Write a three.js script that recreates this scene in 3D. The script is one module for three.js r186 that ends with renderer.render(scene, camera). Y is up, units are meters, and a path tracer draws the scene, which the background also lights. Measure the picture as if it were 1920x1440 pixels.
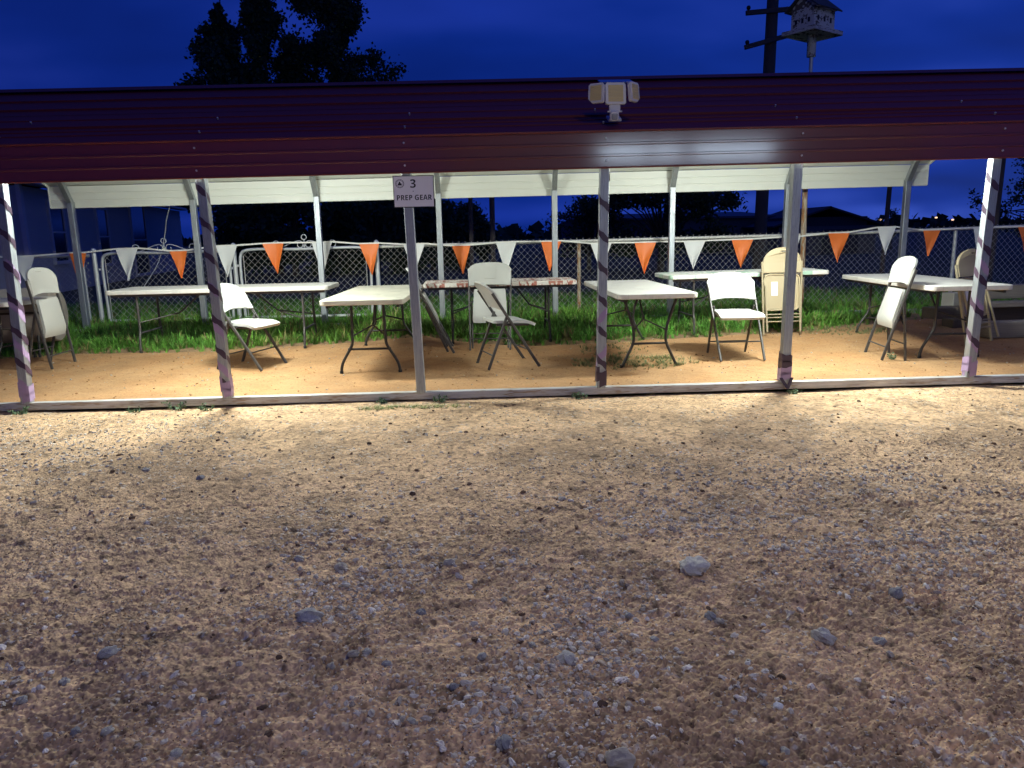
import * as THREE from 'three';
import { mergeGeometries } from 'three/addons/utils/BufferGeometryUtils.js';
import { RoundedBoxGeometry } from 'three/addons/geometries/RoundedBoxGeometry.js';
import { RectAreaLightUniformsLib } from 'three/addons/lights/RectAreaLightUniformsLib.js';

// ------------------------------------------------------------------ camera, sky, light, exposure
const scene = new THREE.Scene();
const camera = new THREE.PerspectiveCamera(54.6, 4 / 3, 0.05, 1500);
camera.position.set(-0.181, 1.276, 5.838);
camera.rotation.order = 'YXZ';
camera.rotation.set(-0.1985, -0.0344, -0.021);
scene.add(camera);
const renderer = new THREE.WebGLRenderer({ antialias: true });
renderer.toneMapping = THREE.LinearToneMapping;
renderer.toneMappingExposure = 1;
renderer.shadowMap.enabled = true;
RectAreaLightUniformsLib.init();

const LED = new THREE.Color().setRGB(0.93, 1.0, 0.93);        // the white lamps under the roof
const LED_POWER = 1130, WALL_POWER = 62, YARD_POWER = 300;

// late dusk: deep blue, paler towards the right-hand horizon, thin long clouds
function hash(ix, iy, s) { let h = (ix * 374761393 + iy * 668265263 + s * 1442695041) | 0; h = Math.imul(h ^ (h >>> 13), 1274126177); h ^= h >>> 16; return (h >>> 0) / 4294967296; }
const sm = (t) => t * t * (3 - 2 * t);
function vnoise(x, y, s = 0, px = 0, py = 0) {
  const x0 = Math.floor(x), y0 = Math.floor(y), fx = sm(x - x0), fy = sm(y - y0);
  const w = (v, p) => p ? ((v % p) + p) % p : v;
  const a = hash(w(x0, px), w(y0, py), s), b = hash(w(x0 + 1, px), w(y0, py), s), c = hash(w(x0, px), w(y0 + 1, py), s), d = hash(w(x0 + 1, px), w(y0 + 1, py), s);
  return (a + (b - a) * fx) * (1 - fy) + (c + (d - c) * fx) * fy;
}
function fbm(x, y, o = 4, s = 0) { let v = 0, a = 0.5; for (let k = 0; k < o; k++) { v += a * vnoise(x, y, s + k); x *= 2.03; y *= 2.03; a *= 0.5; } return v; }
const clamp = (x, a = 0, b = 1) => Math.min(b, Math.max(a, x));
const ss = (a, b, x) => sm(clamp((x - a) / (b - a)));
const lerp = (a, b, t) => a + (b - a) * t;
{
  const W = 1024, H = 512, d = new Float32Array(W * H * 4);
  for (let j = 0; j < H; j++) for (let i = 0; i < W; i++) {
    const el = ((j + 0.5) / H - 0.5) * Math.PI, th = ((i + 0.5) / W - 0.5) * 2 * Math.PI;
    const x = Math.cos(th) * Math.cos(el), z = Math.sin(th) * Math.cos(el), e = Math.max(0, el);
    const right = 0.5 + 0.5 * Math.sin(Math.atan2(x, -z) + 0.25);           // the side where the sun went down
    const lowGlow = Math.exp(-e / 0.16) * ss(0.62, 0.92, right);
    // clouds live on a plane overhead so that they flatten towards the horizon
    const q = 1 / (Math.sin(e) + 0.16), cl = fbm(x * q * 1.1 + 7, z * q * 2.2 + 3, 5, 11);
    const streak = ss(0.45, 0.72, cl);
    let r = 0.0044, g = 0.0145 + 0.02 * right, b = 0.165 + 0.19 * right;
    const m = 0.8 + 0.45 * (cl - 0.5) * 2;
    r *= m; g *= m; b *= m;
    const k = lowGlow * (0.35 + 0.65 * streak);
    r += 0.034 * k; g += 0.055 * k; b += 0.16 * k;
    r += 0.004 * streak; g += 0.004 * streak; b += 0.012 * streak;
    const o = (j * W + i) * 4; d[o] = r; d[o + 1] = g; d[o + 2] = b; d[o + 3] = 1;
  }
  const t = new THREE.DataTexture(d, W, H, THREE.RGBAFormat, THREE.FloatType);
  t.mapping = THREE.EquirectangularReflectionMapping; t.magFilter = THREE.LinearFilter; t.minFilter = THREE.LinearFilter; t.needsUpdate = true;
  scene.background = t; scene.environment = t; scene.environmentIntensity = 1;
}
// what is left of the sun: a very weak, very soft afterglow from the right
const sun = new THREE.DirectionalLight(new THREE.Color().setRGB(0.75, 0.82, 1), 0.02);
sun.position.set(30, 22, 6); sun.castShadow = true; sun.shadow.radius = 60;
sun.shadow.camera.left = sun.shadow.camera.bottom = -15; sun.shadow.camera.right = sun.shadow.camera.top = 15; sun.shadow.camera.far = 120;
scene.add(sun);

// ------------------------------------------------------------------ helpers
function rng(seed) { let a = seed >>> 0; return () => { a = (a + 0x6D2B79F5) | 0; let t = Math.imul(a ^ (a >>> 15), 1 | a); t = (t + Math.imul(t ^ (t >>> 7), 61 | t)) ^ t; return ((t ^ (t >>> 14)) >>> 0) / 4294967296; }; }
const V = (x, y, z) => new THREE.Vector3(x, y, z);
const taken = {};
function numbered(n) { const k = taken[n] = (taken[n] ?? -1) + 1; return k ? `${n}_${String(k).padStart(3, '0')}` : n; }
function M(list) {
  return mergeGeometries(list.map((g) => { const h = g.index ? g.toNonIndexed() : g.clone(); for (const k of Object.keys(h.attributes)) if (!['position', 'normal', 'uv'].includes(k)) h.deleteAttribute(k); if (!h.attributes.uv) h.setAttribute('uv', new THREE.BufferAttribute(new Float32Array(h.attributes.position.count * 2), 2)); return h; }));
}
function mesh(name, geo, mat, parent) {
  const m = new THREE.Mesh(Array.isArray(geo) ? M(geo) : geo, mat);
  m.name = parent ? name : numbered(name); m.castShadow = m.receiveShadow = true; (parent ?? scene).add(m); return m;
}
function tag(o, label, category, group, kind) { o.userData.label = label; if (category) o.userData.category = category; if (group) o.userData.group = group; if (kind) o.userData.kind = kind; return o; }
function thing(name, label, category, [x, y, z] = [0, 0, 0], turn = 0, group) {
  const o = new THREE.Group(); o.name = numbered(name); o.position.set(x, y, z); o.rotation.order = 'YXZ'; o.rotation.y = turn; scene.add(o); return tag(o, label, category, group);
}
function box(w, h, d, x = 0, y = 0, z = 0, ry = 0, rx = 0, rz = 0) { const g = new THREE.BoxGeometry(w, h, d); if (rx) g.rotateX(rx); if (rz) g.rotateZ(rz); if (ry) g.rotateY(ry); return g.translate(x, y, z); }
function rbox(w, h, d, r, x = 0, y = 0, z = 0, ry = 0, rx = 0, rz = 0) { const g = new RoundedBoxGeometry(w, h, d, 2, r); if (rx) g.rotateX(rx); if (rz) g.rotateZ(rz); if (ry) g.rotateY(ry); return g.translate(x, y, z); }
const Y = V(0, 1, 0);
function bar(a, b, r, seg = 10, r2 = r) {
  const d = b.clone().sub(a), g = new THREE.CylinderGeometry(r2, r, d.length(), seg);
  g.applyQuaternion(new THREE.Quaternion().setFromUnitVectors(Y, d.clone().normalize())); const m = a.clone().add(b).multiplyScalar(0.5); return g.translate(m.x, m.y, m.z);
}
function beam(a, b, w, t, r = 0.004, side = V(1, 0, 0)) {      // square tube from a to b; w is along side
  const d = b.clone().sub(a), y = d.clone().normalize(), x = side.clone().addScaledVector(y, -side.dot(y)).normalize(), z = x.clone().cross(y);
  const g = new RoundedBoxGeometry(w, d.length(), t, 2, r); g.applyMatrix4(new THREE.Matrix4().makeBasis(x, y, z)); const m = a.clone().add(b).multiplyScalar(0.5); return g.translate(m.x, m.y, m.z);
}
function tube(pts, r, seg = 8, n = 0, closed = false) { return new THREE.TubeGeometry(new THREE.CatmullRomCurve3(pts, closed, 'centripetal'), n || pts.length * 6, r, seg, closed); }
function shell(nu, nv, f, th) {                                 // a curved slab of thickness th around the sheet f(u, v)
  const P = [], e = 1e-3, nrm = (u, v) => {
    const du = V(...f(Math.min(1, u + e), v)).sub(V(...f(Math.max(0, u - e), v))), dv = V(...f(u, Math.min(1, v + e))).sub(V(...f(u, Math.max(0, v - e))));
    return du.cross(dv).normalize();
  };
  const top = [], bot = [], idx = [], uv = [];
  for (let j = 0; j <= nv; j++) for (let i = 0; i <= nu; i++) { const u = i / nu, v = j / nv, p = V(...f(u, v)), n = nrm(u, v).multiplyScalar((typeof th === 'function' ? th(u, v) : th) / 2); top.push(p.clone().add(n)); bot.push(p.clone().sub(n)); uv.push(u, v); }
  const N = top.length, all = [...top, ...bot], uvs = [...uv, ...uv], id = (i, j) => j * (nu + 1) + i;
  for (let j = 0; j < nv; j++) for (let i = 0; i < nu; i++) { const a = id(i, j), b = id(i + 1, j), c = id(i, j + 1), d = id(i + 1, j + 1); idx.push(a, b, c, b, d, c, a + N, c + N, b + N, b + N, c + N, d + N); }
  const rim = []; for (let i = 0; i < nu; i++) rim.push(id(i, 0)); for (let j = 0; j < nv; j++) rim.push(id(nu, j)); for (let i = nu; i > 0; i--) rim.push(id(i, nv)); for (let j = nv; j > 0; j--) rim.push(id(0, j));
  const R0 = all.length; for (const k of rim) { all.push(top[k], bot[k]); uvs.push(uv[2 * k], uv[2 * k + 1], uv[2 * k], uv[2 * k + 1]); }
  for (let k = 0; k < rim.length; k++) { const a = R0 + 2 * k, b = R0 + 2 * ((k + 1) % rim.length); idx.push(a, a + 1, b, b, a + 1, b + 1); }
  const g = new THREE.BufferGeometry(); g.setAttribute('position', new THREE.Float32BufferAttribute(all.flatMap((p) => [p.x, p.y, p.z]), 3)); g.setAttribute('uv', new THREE.Float32BufferAttribute(uvs, 2)); g.setIndex(idx); g.computeVertexNormals(); return g;
}
const toS = (x) => { x = clamp(x); return Math.round(255 * (x <= 0.0031308 ? 12.92 * x : 1.055 * Math.pow(x, 1 / 2.4) - 0.055)); };
function tex(w, h, f, colour = true, repeat) {                  // f(u, v, N) gives linear colour; N(freq, seed) is noise that tiles
  const d = new Uint8Array(w * h * 4);
  for (let j = 0; j < h; j++) for (let i = 0; i < w; i++) {
    const u = i / w, v = j / h, N = (fx, s, fy = fx) => vnoise(u * fx, v * fy, s, fx, fy), c = f(u, v, N), o = (j * w + i) * 4;
    if (colour) { d[o] = toS(c[0]); d[o + 1] = toS(c[1]); d[o + 2] = toS(c[2]); } else d[o] = d[o + 1] = d[o + 2] = Math.round(255 * clamp(c));
    d[o + 3] = 255;
  }
  const t = new THREE.DataTexture(d, w, h); t.magFilter = THREE.LinearFilter; t.minFilter = THREE.LinearMipmapLinearFilter; t.generateMipmaps = true; t.wrapS = t.wrapT = THREE.RepeatWrapping; if (colour) t.colorSpace = THREE.SRGBColorSpace; if (repeat) t.repeat.set(...repeat); t.needsUpdate = true; return t;
}
const lin = (r, g, b) => new THREE.Color().setRGB(r, g, b);
function std(c, rough = 0.8, metal = 0, more = {}) { return new THREE.MeshStandardMaterial({ color: lin(...c), roughness: rough, metalness: metal, side: THREE.DoubleSide, ...more }); }

// ------------------------------------------------------------------ materials
const tDirt = tex(1024, 1024, (u, v, N) => {
  const big = N(5, 1) * 0.6 + N(11, 2) * 0.4, mid = N(37, 3), fine = N(140, 4), f2 = N(390, 5), pale = ss(0.72, 0.9, N(210, 6)) * ss(0.4, 0.7, N(17, 7)), dark = ss(0.7, 0.92, N(95, 8));
  const earth = ss(0.5, 0.72, N(8, 9) * 0.5 + N(29, 10) * 0.3 + N(90, 11) * 0.2), k = (0.64 + 0.28 * big + 0.22 * (mid - 0.5) + 0.4 * (fine - 0.5) + 0.36 * (f2 - 0.5)) * (1 - 0.3 * earth);
  let c = [0.74 * k, 0.485 * k, 0.27 * k]; c = c.map((x, i) => x * (1 - 0.55 * dark)); return c.map((x, i) => lerp(x, [0.6, 0.54, 0.46][i], pale * 0.7));
});
const tDirtBump = tex(1024, 1024, (u, v, N) => 0.3 * N(60, 13) + 0.35 * N(160, 14) + 0.35 * N(420, 15), false);
const tSand = tex(1024, 1024, (u, v, N) => {
  const k = 0.84 + 0.2 * (N(6, 21) - 0.5) + 0.12 * (N(23, 22) - 0.5) + 0.16 * (N(130, 23) - 0.5) + 0.16 * (N(400, 24) - 0.5), red = N(9, 25), dk = ss(0.8, 0.95, N(170, 26));
  return [0.42 * k * (1 - 0.45 * dk), (0.245 - 0.025 * red) * k * (1 - 0.5 * dk), (0.113 - 0.025 * red) * k * (1 - 0.5 * dk)];
});
const tSoil = tex(512, 512, (u, v, N) => { const k = 0.6 + 0.5 * N(20, 31) * N(7, 32) + 0.3 * (N(150, 33) - 0.5); return [0.34 * k, 0.22 * k, 0.12 * k]; });
const tSteel = tex(256, 256, (u, v, N) => { const k = 0.78 + 0.22 * N(18, 41) + 0.16 * (N(64, 42) - 0.5) - 0.12 * ss(0.7, 0.95, N(9, 43, 60)); return [0.43 * k, 0.46 * k, 0.49 * k]; });
const tRail = tex(1024, 64, (u, v, N) => { const k = 0.72 + 0.3 * N(60, 46, 6) + 0.2 * (N(300, 47, 30) - 0.5), m = ss(0.5, 0.8, N(90, 48, 3) * 0.5 + N(300, 49, 12) * 0.5); return [lerp(0.58, 0.38, m) * k, lerp(0.58, 0.31, m) * k, lerp(0.57, 0.23, m) * k]; });
const tSteelR = tex(256, 256, (u, v, N) => 0.42 + 0.25 * N(24, 44) + 0.15 * N(80, 45), false);
const tWood = tex(512, 256, (u, v, N) => { const g = N(6, 51, 90) * 0.6 + N(12, 52, 220) * 0.4, k = 0.55 + 0.75 * g + 0.2 * (N(9, 53, 4) - 0.5); return [0.24 * k, 0.205 * k, 0.17 * k]; });
const tRust = tex(256, 256, (u, v, N) => { const r = ss(0.3, 0.7, 0.55 * N(12, 61) + 0.45 * N(44, 62)), k = 0.75 + 0.4 * N(70, 63); return [lerp(0.5, 0.32, r) * k, lerp(0.44, 0.15, r) * k, lerp(0.34, 0.06, r) * k]; });
const tPlastic = tex(512, 512, (u, v, N) => { const s = 1 - 0.1 * ss(0.55, 0.85, N(7, 71) * 0.6 + N(31, 72) * 0.4) - 0.03 * N(120, 73) - 0.12 * ss(0.86, 0.97, N(60, 75, 9)); return [0.62 * s, 0.61 * s, 0.57 * s]; });
const tPlasticOld = tex(512, 512, (u, v, N) => { const s = 1 - 0.16 * ss(0.45, 0.8, N(6, 76) * 0.6 + N(27, 77) * 0.4) - 0.05 * N(120, 78); return [0.6 * s, 0.58 * s, 0.48 * s]; });
const tPeel = tex(1024, 256, (u, v, N) => {                     // white board whose red paint has flaked away in patches
  const p = ss(0.57, 0.66, N(24, 81, 8) * 0.55 + N(70, 82, 26) * 0.45), q = ss(0.68, 0.75, N(40, 83, 12) * 0.5 + N(120, 84, 40) * 0.5), k = 0.9 + 0.2 * (N(200, 85) - 0.5);
  const c = [lerp(0.72, 0.42, p), lerp(0.69, 0.17, p), lerp(0.63, 0.13, p)]; return c.map((x, i) => lerp(x, [0.3, 0.08, 0.06][i], q) * k);
});
const tGreenish = tex(512, 128, (u, v, N) => { const p = ss(0.6, 0.74, N(9, 86, 5) * 0.5 + N(33, 87, 14) * 0.5), s = 1 - 0.1 * N(40, 88); return [lerp(0.76, 0.42, p) * s, lerp(0.76, 0.62, p) * s, lerp(0.71, 0.48, p) * s]; });
const mat = {
  dirt: std([1, 1, 1], 1, 0, { map: tDirt, bumpMap: tDirtBump, bumpScale: 0.012 }),
  sand: std([1, 1, 1], 1, 0, { map: tSand }),
  soil: std([1, 1, 1], 1, 0, { map: tSoil }),
  far: std([0.075, 0.075, 0.035], 1),
  steel: std([1, 1, 1], 0.85, 0.85, { map: tSteel, roughnessMap: tSteelR }),
  rail: std([1, 1, 1], 0.6, 0.35, { map: tRail }),
  galv: std([0.55, 0.57, 0.58], 0.5, 0.4),
  wire: std([0.42, 0.41, 0.38], 0.55, 0.3),
  whiteRail: std([0.66, 0.65, 0.6], 0.6, 0.1),
  rust: std([1, 1, 1], 0.9, 0.1, { map: tRust }),
  maroon: new THREE.MeshPhysicalMaterial({ color: lin(0.12, 0.018, 0.018), roughness: 0.5, specularIntensity: 0.22, side: THREE.DoubleSide }),
  maroonGloss: new THREE.MeshPhysicalMaterial({ color: lin(0.12, 0.018, 0.018), roughness: 0.42, clearcoat: 0.9, clearcoatRoughness: 0.11, side: THREE.DoubleSide }),
  underside: std([0.66, 0.68, 0.63], 0.5),
  trimMaroon: std([0.17, 0.03, 0.022], 0.5),
  screw: std([0.6, 0.58, 0.55], 0.45, 0.5),
  plastic: std([1, 1, 1], 0.5, 0, { map: tPlastic }),
  plasticOld: std([1, 1, 1], 0.55, 0, { map: tPlasticOld }),
  peel: std([1, 1, 1], 0.75, 0, { map: tPeel }),
  greenish: std([1, 1, 1], 0.6, 0, { map: tGreenish }),
  chairPlastic: std([0.48, 0.49, 0.465], 0.4),
  beige: std([0.42, 0.35, 0.225], 0.5),
  beigeMetal: std([0.38, 0.32, 0.21], 0.45, 0.15),
  legDark: std([0.03, 0.027, 0.026], 0.45, 0.1),
  legGrey: std([0.075, 0.07, 0.067], 0.45, 0.3),
  rubber: std([0.02, 0.02, 0.02], 0.85),
  orange: std([0.86, 0.2, 0.035], 0.5, 0, { }),
  flagWhite: std([0.76, 0.77, 0.76], 0.5, 0, { }),
  cord: std([0.78, 0.77, 0.72], 0.7),
  tapeDark: std([0.06, 0.035, 0.062], 0.38),
  tapeLilac: std([0.36, 0.26, 0.42], 0.4),
  tie: std([1, 1, 1], 0.95, 0, { map: tWood }),
  tieDark: std([0.45, 0.42, 0.42], 0.95, 0, { map: tWood }),
  concrete: std([0.28, 0.27, 0.25], 0.95),
  black: std([0.015, 0.015, 0.017], 0.7),
  pole: std([0.1, 0.08, 0.065], 0.95),
  leafDark: std([0.045, 0.075, 0.03], 0.95),
  leaf: std([0.04, 0.06, 0.025], 0.9),
  bark: std([0.12, 0.095, 0.07], 1),
  siding: std([0.42, 0.42, 0.41], 0.85),
  roofDark: std([0.05, 0.05, 0.055], 0.9),
  glass: std([0.02, 0.022, 0.03], 0.12),
  trim: std([0.5, 0.5, 0.5], 0.8),
  lampGlow: new THREE.MeshStandardMaterial({ color: 0xffffff, emissive: LED, emissiveIntensity: 6, roughness: 0.6 }),
  housing: std([0.75, 0.75, 0.75], 0.5),
};

// ------------------------------------------------------------------ terrain: the floor climbs a little towards the fence
const G = (z) => 0.17 * clamp((0.2 - z) / 4, 0, 1.1);
function sheet(name, xs, zs, height, tile, m, label) {           // xs(z) gives the x values of a row
  const pos = [], uv = [], idx = [], nx = xs(0).length;
  for (const z of zs) for (const x of xs(z)) { pos.push(x, height(x, z), z); uv.push(x / tile, z / tile); }
  for (let j = 0; j < zs.length - 1; j++) for (let i = 0; i < nx - 1; i++) { const a = j * nx + i, b = a + 1, c = a + nx, d = c + 1; idx.push(a, c, b, b, c, d); }
  const g = new THREE.BufferGeometry(); g.setAttribute('position', new THREE.Float32BufferAttribute(pos, 3)); g.setAttribute('uv', new THREE.Float32BufferAttribute(uv, 2)); g.setIndex(idx); g.computeVertexNormals();
  const o = mesh(name, g, m); tag(o, label, 'ground', null, 'structure'); return o;
}
const range = (a, b, n) => Array.from({ length: n }, (_, i) => a + (b - a) * i / (n - 1));
{
  const line = [-600, -300, -150, -80, -50, -30, -20, -14, -10, -7, -5, -3, -1, 1, 3, 5, 7, 10, 14, 20, 30, 50, 80, 150, 300, 600];
  sheet('ground', () => line, [-900, -500, -250, -140, -90, -60, -40, -28, -20, -14, -10, -8, -6, -5, -4.4, -4, -3, -2, -1, 0, 0.4, 2, 4, 6, 9, 12, 16, 24, 40, 80], (x, z) => G(z) - 0.06 - (Math.abs(x) < 8 && z < 6 && z > -6 ? 0.03 : 0), 3, mat.far, 'dark open ground running to the horizon behind the fence');
}
const rough = (x, z) => ss(0.6, 3.2, z + 1.1 * (fbm(x * 0.8 + 5, z * 0.8, 3, 3) - 0.5)) * 0.75 + 0.25;
const ruts = (x, z) => 0.008 * Math.sin((z * 0.93 - x * 0.2) * 7 + 3 * fbm(x * 0.6, z * 0.6, 2, 8));
function dirtH(x, z) {
  const r = rough(x, z), clump = ss(0.48, 0.75, fbm(x * 3.1 + 9, z * 4.3, 3, 17));
  return 0.026 * (fbm(x * 1.3, z * 1.3, 3, 5) - 0.5) + ruts(x, z) * (0.3 + 0.5 * r)
    + r * (0.03 * (fbm(x * 9, z * 11, 2, 6) - 0.4) + 0.011 * (fbm(x * 31, z * 36, 2, 7) - 0.4) + 0.03 * (fbm(x * 72, z * 80, 2, 12) - 0.42) * (0.35 + 1.1 * clump)) + 0.012 * r * (vnoise(x * 150, z * 160, 9) - 0.5) - 0.012 * ss(0.35, 0.1, z);
}
{
  const zs = []; for (let z = 0.005, k = 0; z < 5.35; k++) { zs.push(z); z += clamp(0.0042 * Math.pow((5.9 - z) / 1.6, 1.35), 0.0042, 0.022); }
  const n = 800, u = range(-1, 1, n);
  sheet('dirt_lot', (z) => { const w = 0.74 * (5.84 - z) + 0.95; return u.map((t) => t * w); }, zs, dirtH, 2.6, mat.dirt, 'rough brown dirt lot strewn with gravel before the carport');
  sheet('dirt_lot_behind', () => range(-9, 12, 12), range(5.35, 15, 8), (x, z) => -0.005, 2.6, mat.dirt, 'brown dirt lot continuing in front of the shed');
}
const edgeX = [-9, -5.6, -4.6, -3.2, -2.3, -1.4, -0.9, -0.3, 0.33, 1.0, 1.5, 2.2, 3.45, 4.2, 4.9, 5.6, 9], edgeZ = [-2.1, -2.2, -2.36, -2.32, -2.5, -2.72, -2.95, -2.4, -2.15, -2.2, -2.3, -2.42, -2.6, -2.85, -3.1, -3.4, -3.4];
function edge(x) { for (let k = 1; k < edgeX.length; k++) if (x < edgeX[k]) return lerp(edgeZ[k - 1], edgeZ[k], clamp((x - edgeX[k - 1]) / (edgeX[k] - edgeX[k - 1]))) + 0.14 * (fbm(x * 3.3, 4, 3, 33) - 0.5); return -3.4; }
const sandH = (x, z) => G(z) + 0.022 * (fbm(x * 1.7, z * 1.7, 3, 25) - 0.5) + 0.011 * (fbm(x * 8, z * 8, 2, 26) - 0.5) + 0.006 * (vnoise(x * 38, z * 38, 27) - 0.5) - 0.08 * ss(-0.15, 0.35, edge(x) - z);
sheet('sand_floor', () => range(-6.6, 7.2, 560), range(0.02, -4.3, 190), sandH, 1.9, mat.sand, 'orange sand floor under the carport');
sheet('soil', () => range(-10, 11, 90), range(-1.9, -6.0, 40), (x, z) => G(z) - 0.02 + 0.03 * (fbm(x * 2, z * 2, 2, 29) - 0.5) - 0.1 * ss(0.1, -0.2, edge(x) - z), 1.5, mat.soil, 'dark soil under the grass by the fence');

// ------------------------------------------------------------------ carport
const LEAN = (x) => 0.007 * (x + 1.2);                           // the whole roof climbs a little towards the timber end
function lean(g) { const p = g.attributes.position; for (let i = 0; i < p.count; i++) p.setY(i, p.getY(i) + LEAN(p.getX(i))); return g; }
const POST = 0.07, RX = [-5.25, -3.76, -2.24, -0.725, 0.735, 2.236, 3.72, 5.27];
const carport = thing('carport', 'open metal carport with maroon ribbed roof and galvanized posts', 'carport');
function helix(x0, x1, y0, y1, pitch, width, phase, hand, off) {  // a ribbon wound round a square post
  const h = POST / 2 + off, pos = [], idx = [], per = (t) => { t = ((t % 4) + 4) % 4; const k = Math.floor(t), f = (t - k) * 2 - 1; return [[-h + (f + 1) * h, h], [h, h - (f + 1) * h], [h - (f + 1) * h, -h], [-h, -h + (f + 1) * h]][k]; };
  const n = Math.ceil((y1 - y0) / pitch * 4 * 4);
  for (let k = 0; k <= n; k++) {
    const t = k / n * (y1 - y0) / pitch * 4, y = y0 + t / 4 * pitch, wob = 0.012 * Math.sin(k * 1.7 + phase * 5), [a, b] = per(phase + hand * t), cx = (yy) => lerp(x0, x1, yy / 1.75);
    for (const s of [-0.5, 0.5]) { const yy = clamp(y + s * (width + wob), 0.02, 1.78); pos.push(cx(yy) + a, yy, b); }
    if (k) { const q = k * 2; idx.push(q - 2, q, q - 1, q - 1, q, q + 1); }
  }
  const g = new THREE.BufferGeometry(); g.setAttribute('position', new THREE.Float32BufferAttribute(pos, 3)); g.setIndex(idx); const f = g.toNonIndexed(); f.computeVertexNormals(); return f;
}
const FB = [-5.25, -3.785, -2.228, -0.706, 0.733, 2.228, 3.756, 5.25], FT = [-5.25, -3.735, -2.272, -0.745, 0.757, 2.243, 3.797, 5.25];
FB.forEach((x, i) => {
  const p = mesh('front_post', [beam(V(x, 0.05, 0), V(FT[i], 1.86, 0), POST, POST, 0.006), beam(V(FT[i], 1.85, 0), V(FT[i], 2.04, -0.16), POST * 0.92, POST * 0.92, 0.006)], mat.steel, carport);
  const t = FT[i];
  if (i === 1 || i === 2 || i === 4 || i === 6) {
    mesh('dark_tape', helix(x, t, 0.12, 1.7, 0.245, 0.055, i * 0.7, -1, 0.003), mat.tapeDark, p);
    mesh('lilac_tape', helix(x, t, 0.08, i === 4 ? 0.72 : 1.15, 0.31, 0.07, i * 1.1 + 1, i === 4 ? 1 : -1, 0.0016), mat.tapeLilac, p);
    mesh('tape_cuff', [helix(x, t, 0.1, 0.2, 0.05, 0.07, 0.3, 1, 0.006)], i === 4 ? mat.tapeDark : mat.tapeLilac, p);
  } else if (i === 5) {
    mesh('dark_tape', helix(x, t, 0.15, 0.27, 0.05, 0.075, 0.2, -1, 0.007), mat.tapeDark, p);
    mesh('lilac_tape', helix(x, t, 0.08, 0.16, 0.04, 0.06, 1.2, 1, 0.01), mat.tapeLilac, p);
    const r = (pts) => shell(8, 1, (u, v) => { const q = pts(u); return [q[0] + (v - 0.5) * 0.028, q[1], q[2] + 0.002]; }, 0.0015);
    mesh('loose_tape_end', [r((u) => [x - 0.045 + u * 0.055, 0.1 - u * 0.085, 0.044 + u * 0.012]), r((u) => [x + 0.045 - u * 0.035, 0.1 - u * 0.09, 0.045 + u * 0.012]), r((u) => [x - 0.1 + u * 0.06, 0.09 - 0.01 * u, 0.05])], mat.tapeDark, p);
  }
});
RX.forEach((x, i) => {
  mesh('rear_post', beam(V(x, G(-3.8) - 0.05, -3.8), V(x, 1.81 + LEAN(x), -3.8), POST, POST, 0.006), mat.steel, carport);
  mesh('rear_knee', lean(beam(V(x, 1.795, -3.8), V(x, 2.06, -3.62), POST * 0.9, POST * 0.9, 0.006)), mat.steel, carport);
});
const RIDGE = [-1.9, 2.735], BEND = 2.0;
for (let i = 0; i < 8; i++) {                                     // bows that carry the sheets
  const a = FT[i], b = RX[i], mid = (a + b) / 2;
  mesh('rafter', [beam(V(a, 2.02, -0.12), V(mid, 2.655, -1.88), 0.055, 0.055, 0.004), beam(V(mid, 2.655, -1.92), V(b, 2.02, -3.68), 0.055, 0.055, 0.004)].map(lean), mat.steel, carport);
}
mesh('base_rail', rbox(11.3, 0.062, 0.064, 0.007, 0, 0.031, 0), mat.rail, carport);
mesh('base_rail', rbox(11.3, 0.06, 0.06, 0.006, 0, G(-3.8), -3.8), mat.steel, carport);
for (const s of [-1, 1]) mesh('base_rail', beam(V(s * 5.6, 0.03, -0.04), V(s * 5.6, G(-3.8), -3.76), 0.06, 0.06, 0.006), mat.steel, carport);
// ribbed sheets: the profile runs across the roof, the ribs along it
function ribbed(A, B, ribs, x0, x1, out, hgt, side) {            // A, B as [z, y]; out = outward normal sign
  const d = [B[0] - A[0], B[1] - A[1]], L = Math.hypot(...d), t = [d[0] / L, d[1] / L], n = [t[1] * out, -t[0] * out], pr = [[0, 0]];
  for (const [s, w, hh] of ribs) pr.push([s - w / 2 - hh * 0.7, 0], [s - w / 2, hh], [s + w / 2, hh], [s + w / 2 + hh * 0.7, 0]);
  pr.push([L, 0]);
  const P = pr.map(([s, h]) => [A[0] + t[0] * s + n[0] * (h + hgt), A[1] + t[1] * s + n[1] * (h + hgt)]), pos = [];
  for (let k = 0; k < P.length - 1; k++) { const [z0, y0] = P[k], [z1, y1] = P[k + 1]; const X = range(x0, x1, 9); for (let q = 0; q < 8; q++) pos.push(X[q], y0, z0, X[q + 1], y0, z0, X[q], y1, z1, X[q + 1], y0, z0, X[q + 1], y1, z1, X[q], y1, z1); }
  const g = new THREE.BufferGeometry(); g.setAttribute('position', new THREE.Float32BufferAttribute(pos, 3)); lean(g); g.computeVertexNormals(); return g;
}
const SX0 = -5.53, SX1 = 5.56, lo = 1.742;
const mirror = (p) => [-3.8 - p[0], p[1]];
const panels = [
  [[0.062, lo], [0.062, BEND], [[0.085, 0.012, 0.007], [0.168, 0.012, 0.007]]],
  [[0.075, BEND + 0.004], [-0.86, 2.352], [[0.2, 0.012, 0.006], [0.33, 0.012, 0.006], [0.47, 0.04, 0.014], [0.74, 0.012, 0.006]]],
  [[-0.8, 2.335], [-1.9, 2.742], [[0.22, 0.04, 0.014], [0.6, 0.04, 0.014]]],
];
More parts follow.
